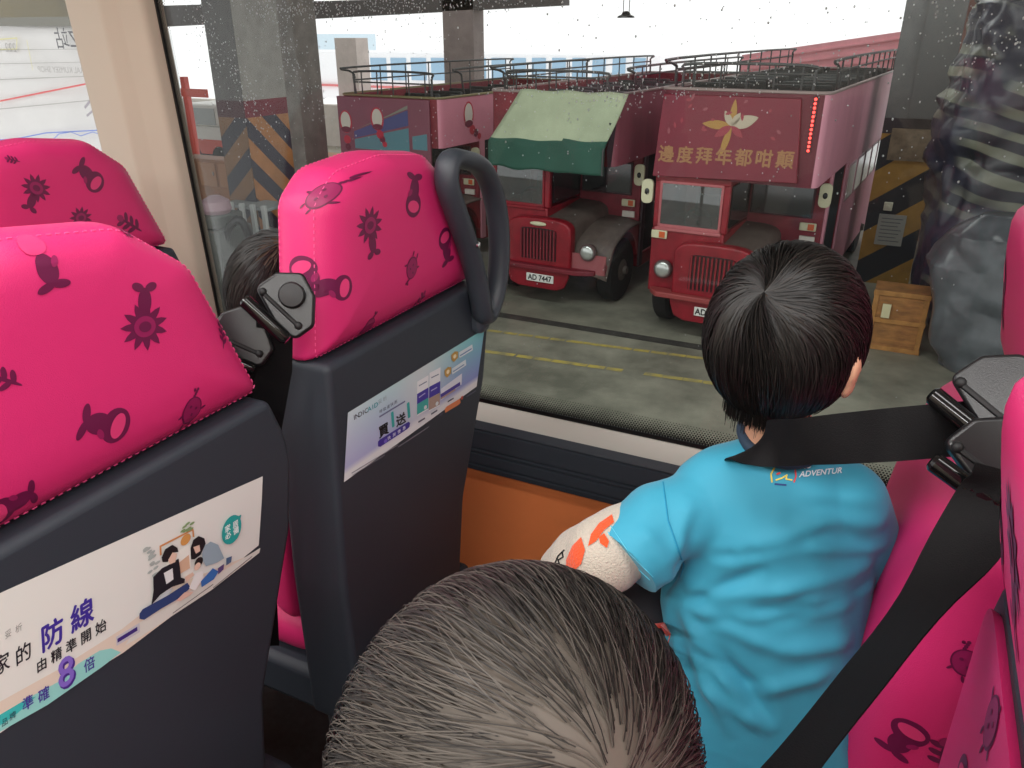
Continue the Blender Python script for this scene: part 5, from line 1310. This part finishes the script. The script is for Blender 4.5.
shirt = obj('t_shirt', sh, CY, boy, smooth=80, world=True, recalc=False)
# sleeve hem stitching and the shoulder seam
def lay(px, py, lift=.0008):
    d_ = ray(px, py).normalized(); h = tb_.ray_cast(EYE, d_)
    return None if h[0] is None else h[0] - d_ * lift
def laid_line(pts, r, n=14):
    out = []
    for p, q in zip(pts[:-1], pts[1:]):
        for k in range(n):
            h = lay(p[0] + (q[0] - p[0]) * k / n, p[1] + (q[1] - p[1]) * k / n)
            if h is not None: out.append(h)
    return MB().tube(out, r, 5) if len(out) > 2 else MB()
SEAM = mat('cyan_seam', rgb(30, 146, 184), .7)
s1 = laid_line([(663, 482), (668, 520), (684, 566), (680, 578)], .0008)
obj('shoulder_seam', s1, SEAM, shirt, world=True, smooth=60)
s2 = MB()
for k in (0, 1):
    q = laid_line([(606 + 5 * k, 529 - 3 * k), (624 + 5 * k, 556 - 3 * k), (652 + 3 * k, 582 - 3 * k)], .0006); s2.add(q.v, q.f)
obj('hem_stitching', s2, mat('cyan_stitch', rgb(90, 200, 226), .6), shirt, world=True, smooth=60)
# small back print: a little outlined landscape badge and two words
ink_ = MB()
def lay2(x, y): 
    h = lay(x, y, .0012); return h if h is not None else D(.82, x, y)
def shirt_line(pts, w, m):
    for p, q in zip(pts[:-1], pts[1:]):
        P_, Q_ = Vector(p), Vector(q); d_ = (Q_ - P_).normalized(); nn = Vector((-d_.y, d_.x)) * w
        ink_.poly2([tuple(P_ - nn - d_ * w * .5), tuple(Q_ - nn + d_ * w * .5), tuple(Q_ + nn + d_ * w * .5), tuple(P_ + nn - d_ * w * .5)], lay2, m)
shirt_line([(772, 482), (771, 474), (775, 467), (780, 465)], .8, 0); shirt_line([(780, 465), (790, 464), (795, 468)], .8, 1); shirt_line([(795, 468), (796, 476), (794, 482)], .8, 2); shirt_line([(775, 484), (786, 485)], .9, 3)
shirt_line([(776, 480), (782, 478), (787, 475), (786, 479), (792, 480)], .7, 4); shirt_line([(777, 474), (780, 473)], 1.0, 2)
for (w_, x_, y_, sz) in (('AC', 806, 466, 8), ('ADVENTUR', 821, 472.5, 8.2)):
    an = -.10
    ink_.text(w_, lambda a, b, x_=x_, y_=y_: lay2(x_ + a * math.cos(an) + b * .22, y_ + a * math.sin(an) - b), sz, 0, 0, 5, bold=.18)
obj('back_print', ink_, [flat(226, 206, 80), flat(236, 110, 120), flat(220, 70, 70), flat(32, 64, 130), flat(240, 224, 90), flat(226, 240, 246)], shirt, world=True, smooth=0, recalc=False)
ink_ = MB()
shirt_line([(656, 626), (663, 625), (668, 634), (665, 646), (659, 650)], 2.6, 0); shirt_line([(652, 648), (660, 656), (668, 668)], 2.4, 1); shirt_line([(653, 634), (655, 642)], 1.4, 2)
obj('side_print', ink_, [flat(246, 116, 92), flat(236, 70, 40), flat(232, 214, 60)], shirt, world=True, smooth=0, recalc=False)
# fleece sleeves, collar, trousers, shoes
FL = mat('cream_fleece', rgb(192, 184, 170), .9, bump=.9, bscale=420, sheen=.3); FO = mat('orange_fleece', rgb(232, 84, 34), .9, bump=.9, bscale=420, sheen=.3)
CUFF = WR.lerp(EL, .06)
fl_ = fuse([limb(SL.lerp(EL, .5), EL, CUFF, [.038, .043, .045, .043, .034]), ('e', EL, (.045, .045, .045))], .004, 6)
fold_shirt(fl_, [])
tb_ = bvh(fl_)
flo = obj('fleece_sleeve', fl_, FL, boy, world=True, smooth=80, recalc=False); flo['label'] = 'cream fleece sleeve with orange patches'
ink_ = MB()
def patch(pts, m):
    # subdivide towards the centre so the patch follows the sleeve
    cx = sum(p[0] for p in pts) / len(pts); cy = sum(p[1] for p in pts) / len(pts); rings = 4; vs = []; ok = True
    dense = []
    for p, q in zip(pts, pts[1:] + pts[:1]):
        for k in range(4): dense.append((p[0] + (q[0] - p[0]) * k / 4, p[1] + (q[1] - p[1]) * k / 4))
    c = lay(cx, cy, .0016)
    if c is None: return
    vs.append(c)
    for r_ in range(1, rings + 1):
        for (x, y) in dense:
            h = lay(cx + (x - cx) * r_ / rings, cy + (y - cy) * r_ / rings, .0016)
            if h is None: h = vs[-1]
            vs.append(h)
    n = len(dense); fs = [(0, 1 + j, 1 + (j + 1) % n) for j in range(n)]
    for r_ in range(rings - 1):
        for j in range(n):
            j2 = (j + 1) % n; fs.append((1 + r_ * n + j, 1 + (r_ + 1) * n + j, 1 + (r_ + 1) * n + j2, 1 + r_ * n + j2))
    ink_.add(vs, fs, m)
patch([(588, 546), (591, 534), (599, 523), (612, 514), (614, 522), (604, 530), (596, 541)], 0); patch([(599, 537), (604, 533), (609, 541), (607, 548), (600, 543)], 0)
patch([(566, 560), (572, 546), (581, 537), (585, 550), (581, 564), (573, 572), (566, 569)], 0)
for c_ in ([(556, 572), (555, 563), (558, 556), (564, 550)], [(558, 574), (560, 566), (558, 560), (563, 557), (562, 552)]): shirt_line(c_, .7, 1)
obj('sleeve_patches', ink_, [FO, flat(20, 20, 22)], flo, world=True, smooth=60, recalc=False)
fr_ = fuse([limb(SR.lerp(ER, .4), ER, ER.lerp(WRR, .9), [.036, .037, .036, .033, .029])], .005, 5)
obj('fleece_sleeve', fr_, FL, boy, world=True, smooth=80, recalc=False)
col_ = MB(); cc = NK + Vector((0, .006, .018))
col_.tube([cc + ax * (.041 * math.cos(a)) + ay * (.044 * math.sin(a)) + Vector((0, 0, .010 * math.sin(a))) for a in [2 * PI * k / 28 for k in range(28)]], .007, 8, closed=True)
obj('collar', col_, mat('dark_blue_collar', rgb(40, 60, 80), .7), boy, world=True, smooth=60)
DK = mat('dark_trousers', rgb(24, 24, 30), .8)
tr_ = fuse([('e', hipc, (.105, .085, .08)), ('t', [hipL, kL, aL + Vector((0, 0, .03))], [.066, .056, .042]), ('t', [hipR, kR, aR + Vector((0, 0, .03))], [.066, .056, .042])], .006, 5)
obj('trousers', tr_, DK, boy, world=True, smooth=80, recalc=False)
def shoe(p, d, par):
    d = Vector(d).normalized(); s_ = fuse([('e', p + d * .03, (.032, .06, .026), Matrix((d.cross(Vector((0, 0, 1))), d, Vector((0, 0, 1)))).transposed()), ('e', p + Vector((0, 0, .02)), (.033, .036, .035))], .005, 4)
    obj('shoe', s_, flat(60, 60, 70), par, world=True, smooth=80, recalc=False)
for a_ in (aL, aR): shoe(a_ + Vector((0, .02, -.035)), (0, 1, 0), boy)

# ---------------- seated figures
def sitter(name_label, H, f, hs, hips, clothes, trousers, hairargs, collar=None, s=1.0):
    f = Vector(f).normalized(); fr = head_frame(f); r_ = fr[0]
    p = thing('person', name_label, 'person', (H.x, H.y, 0))
    hp, P, M = head_prims(H, fr, hs)
    nk = P(0, -.03, -.12); up = Vector((0, 0, 1)); fh = Vector((f.x, f.y, 0)).normalized()
    ch = nk.lerp(hips, .28); shl = nk - up * .045 * s - r_ * .115 * s; shr = nk - up * .045 * s + r_ * .115 * s
    el = [q - up * .17 * s + fh * .05 * s + r_ * k * .03 * s for q, k in ((shl, -1), (shr, 1))]
    wr = [q + fh * .14 * s - up * .015 * s - r_ * k * .05 * s for q, k in zip(el, (-1, 1))]
    hj = [hips - r_ * .06 * s, hips + r_ * .06 * s]; kn = [q + fh * .26 * s + up * .0 for q in hj]; an = [q - up * (.26 * s) + fh * .03 * s for q in kn]
    pr = hp + [('t', [P(0, -.01, -.06), nk, ch], [.037 * hs, .037 * hs, .05 * hs]), ('t', [ch, hips], [.075 * s, .08 * s]), ('t', [shl, ch, shr], [.036 * s, .05 * s, .036 * s])]
    for i in (0, 1):
        pr += [limb((shl, shr)[i], el[i], wr[i], [.034 * s, .032 * s, .029 * s, .026 * s, .019 * s]), ('t', [hj[i], kn[i], an[i], an[i] + fh * .08 * s - up * .02 * s], [.058 * s, .045 * s, .03 * s, .022 * s])]
        pr += hand_prims(wr[i], fh - r_ * (-1, 1)[i] * .3 - up * .2, -up, .85 * s, (1, -1)[i], .5)
    b = fuse(pr, .006, 5); face_bits(b, P, M, hs)
    obj('body', b, [SKIN, EYEW, EYED, LIP, BROW], p, world=True, smooth=70, recalc=False)
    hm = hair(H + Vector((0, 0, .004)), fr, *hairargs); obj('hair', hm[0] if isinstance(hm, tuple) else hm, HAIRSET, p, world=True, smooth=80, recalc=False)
    cp = [('t', [nk - up * .03, ch, nk.lerp(hips, .6), hips], [.055 * s, .095 * s, .1 * s, .1 * s]), ('t', [shl, ch, shr], [.046 * s, .06 * s, .046 * s])]
    for i in (0, 1): cp.append(limb((shl, shr)[i], el[i], wr[i].lerp(el[i], .12), [.046 * s, .042 * s, .038 * s, .034 * s, .028 * s]))
    t = fuse(cp, .006, 6); fold_shirt(t, []); obj('jacket', t, clothes, p, world=True, smooth=80, recalc=False)
    tp_ = [('e', hips, (.11 * s, .1 * s, .085 * s))]
    for i in (0, 1): tp_.append(('t', [hj[i], kn[i], an[i] + up * .03], [.068 * s, .056 * s, .042 * s]))
    obj('trousers', fuse(tp_, .007, 5), trousers, p, world=True, smooth=80, recalc=False)
    if collar:
        c_ = MB(); c_.tube([nk + up * .0 + r_ * (.046 * math.cos(a)) * hs + fh * (.046 * math.sin(a)) * hs for a in [2 * PI * k / 24 for k in range(24)]], .011, 8, closed=True); obj('collar', c_, collar, p, world=True, smooth=60)
    for a_ in an: shoe(a_ + fh * .03 - up * .02, fh, p)
    return p
def line2(d):
    a = math.atan2(abs(d.x), d.y); return .30 - .55 * min(1, a / 1.6) if a < 1.6 else -.25 - .35 * min(1, (a - 1.6) / 1.2)
def drop2(d):
    a = math.atan2(abs(d.x), d.y); return -.35 - .35 * min(1, a / 3)
# the small head nearest the camera
H2 = D(.425, 516, 762)
HAIRSET = [mat('scalp_sheen_grey', rgb(84, 76, 68), .6), mat('hair_brown_black', (.020, .017, .016, 1), .42, spec=.5), mat('hair_sheen_brown', (.072, .061, .052, 1), .55, spec=.5)]  # grey scalp and lighter strands stand in for sheen on thin hair
wh2 = (D(.345, 612, 790) - H2).normalized()
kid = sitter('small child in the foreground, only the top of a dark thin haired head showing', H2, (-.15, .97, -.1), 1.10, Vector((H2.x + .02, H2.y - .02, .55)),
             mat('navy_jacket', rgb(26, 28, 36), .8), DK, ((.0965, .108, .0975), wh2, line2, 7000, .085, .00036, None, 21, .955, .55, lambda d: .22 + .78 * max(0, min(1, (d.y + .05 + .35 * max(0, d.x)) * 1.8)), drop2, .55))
# the passenger in front
H3 = D(1.22, 287, 296)
HAIRSET = [SCALP1, HAIRB, HAIRS]
pas = sitter('passenger with black hair half hidden behind the pink headrest with the handle', H3, (-.95, .25, -.05), 1.08, Vector((H3.x + .03, H3.y + .01, .55)),
             mat('grey_jacket', rgb(70, 70, 76), .8), DK, ((.087, .1, .097), (Vector((.4, -.1, 1))).normalized(), line1, 2600, .12, .0007, None, 31, .955, .4, None, drop1), mat('yellow_collar', rgb(232, 176, 40), .7), s=1.05)
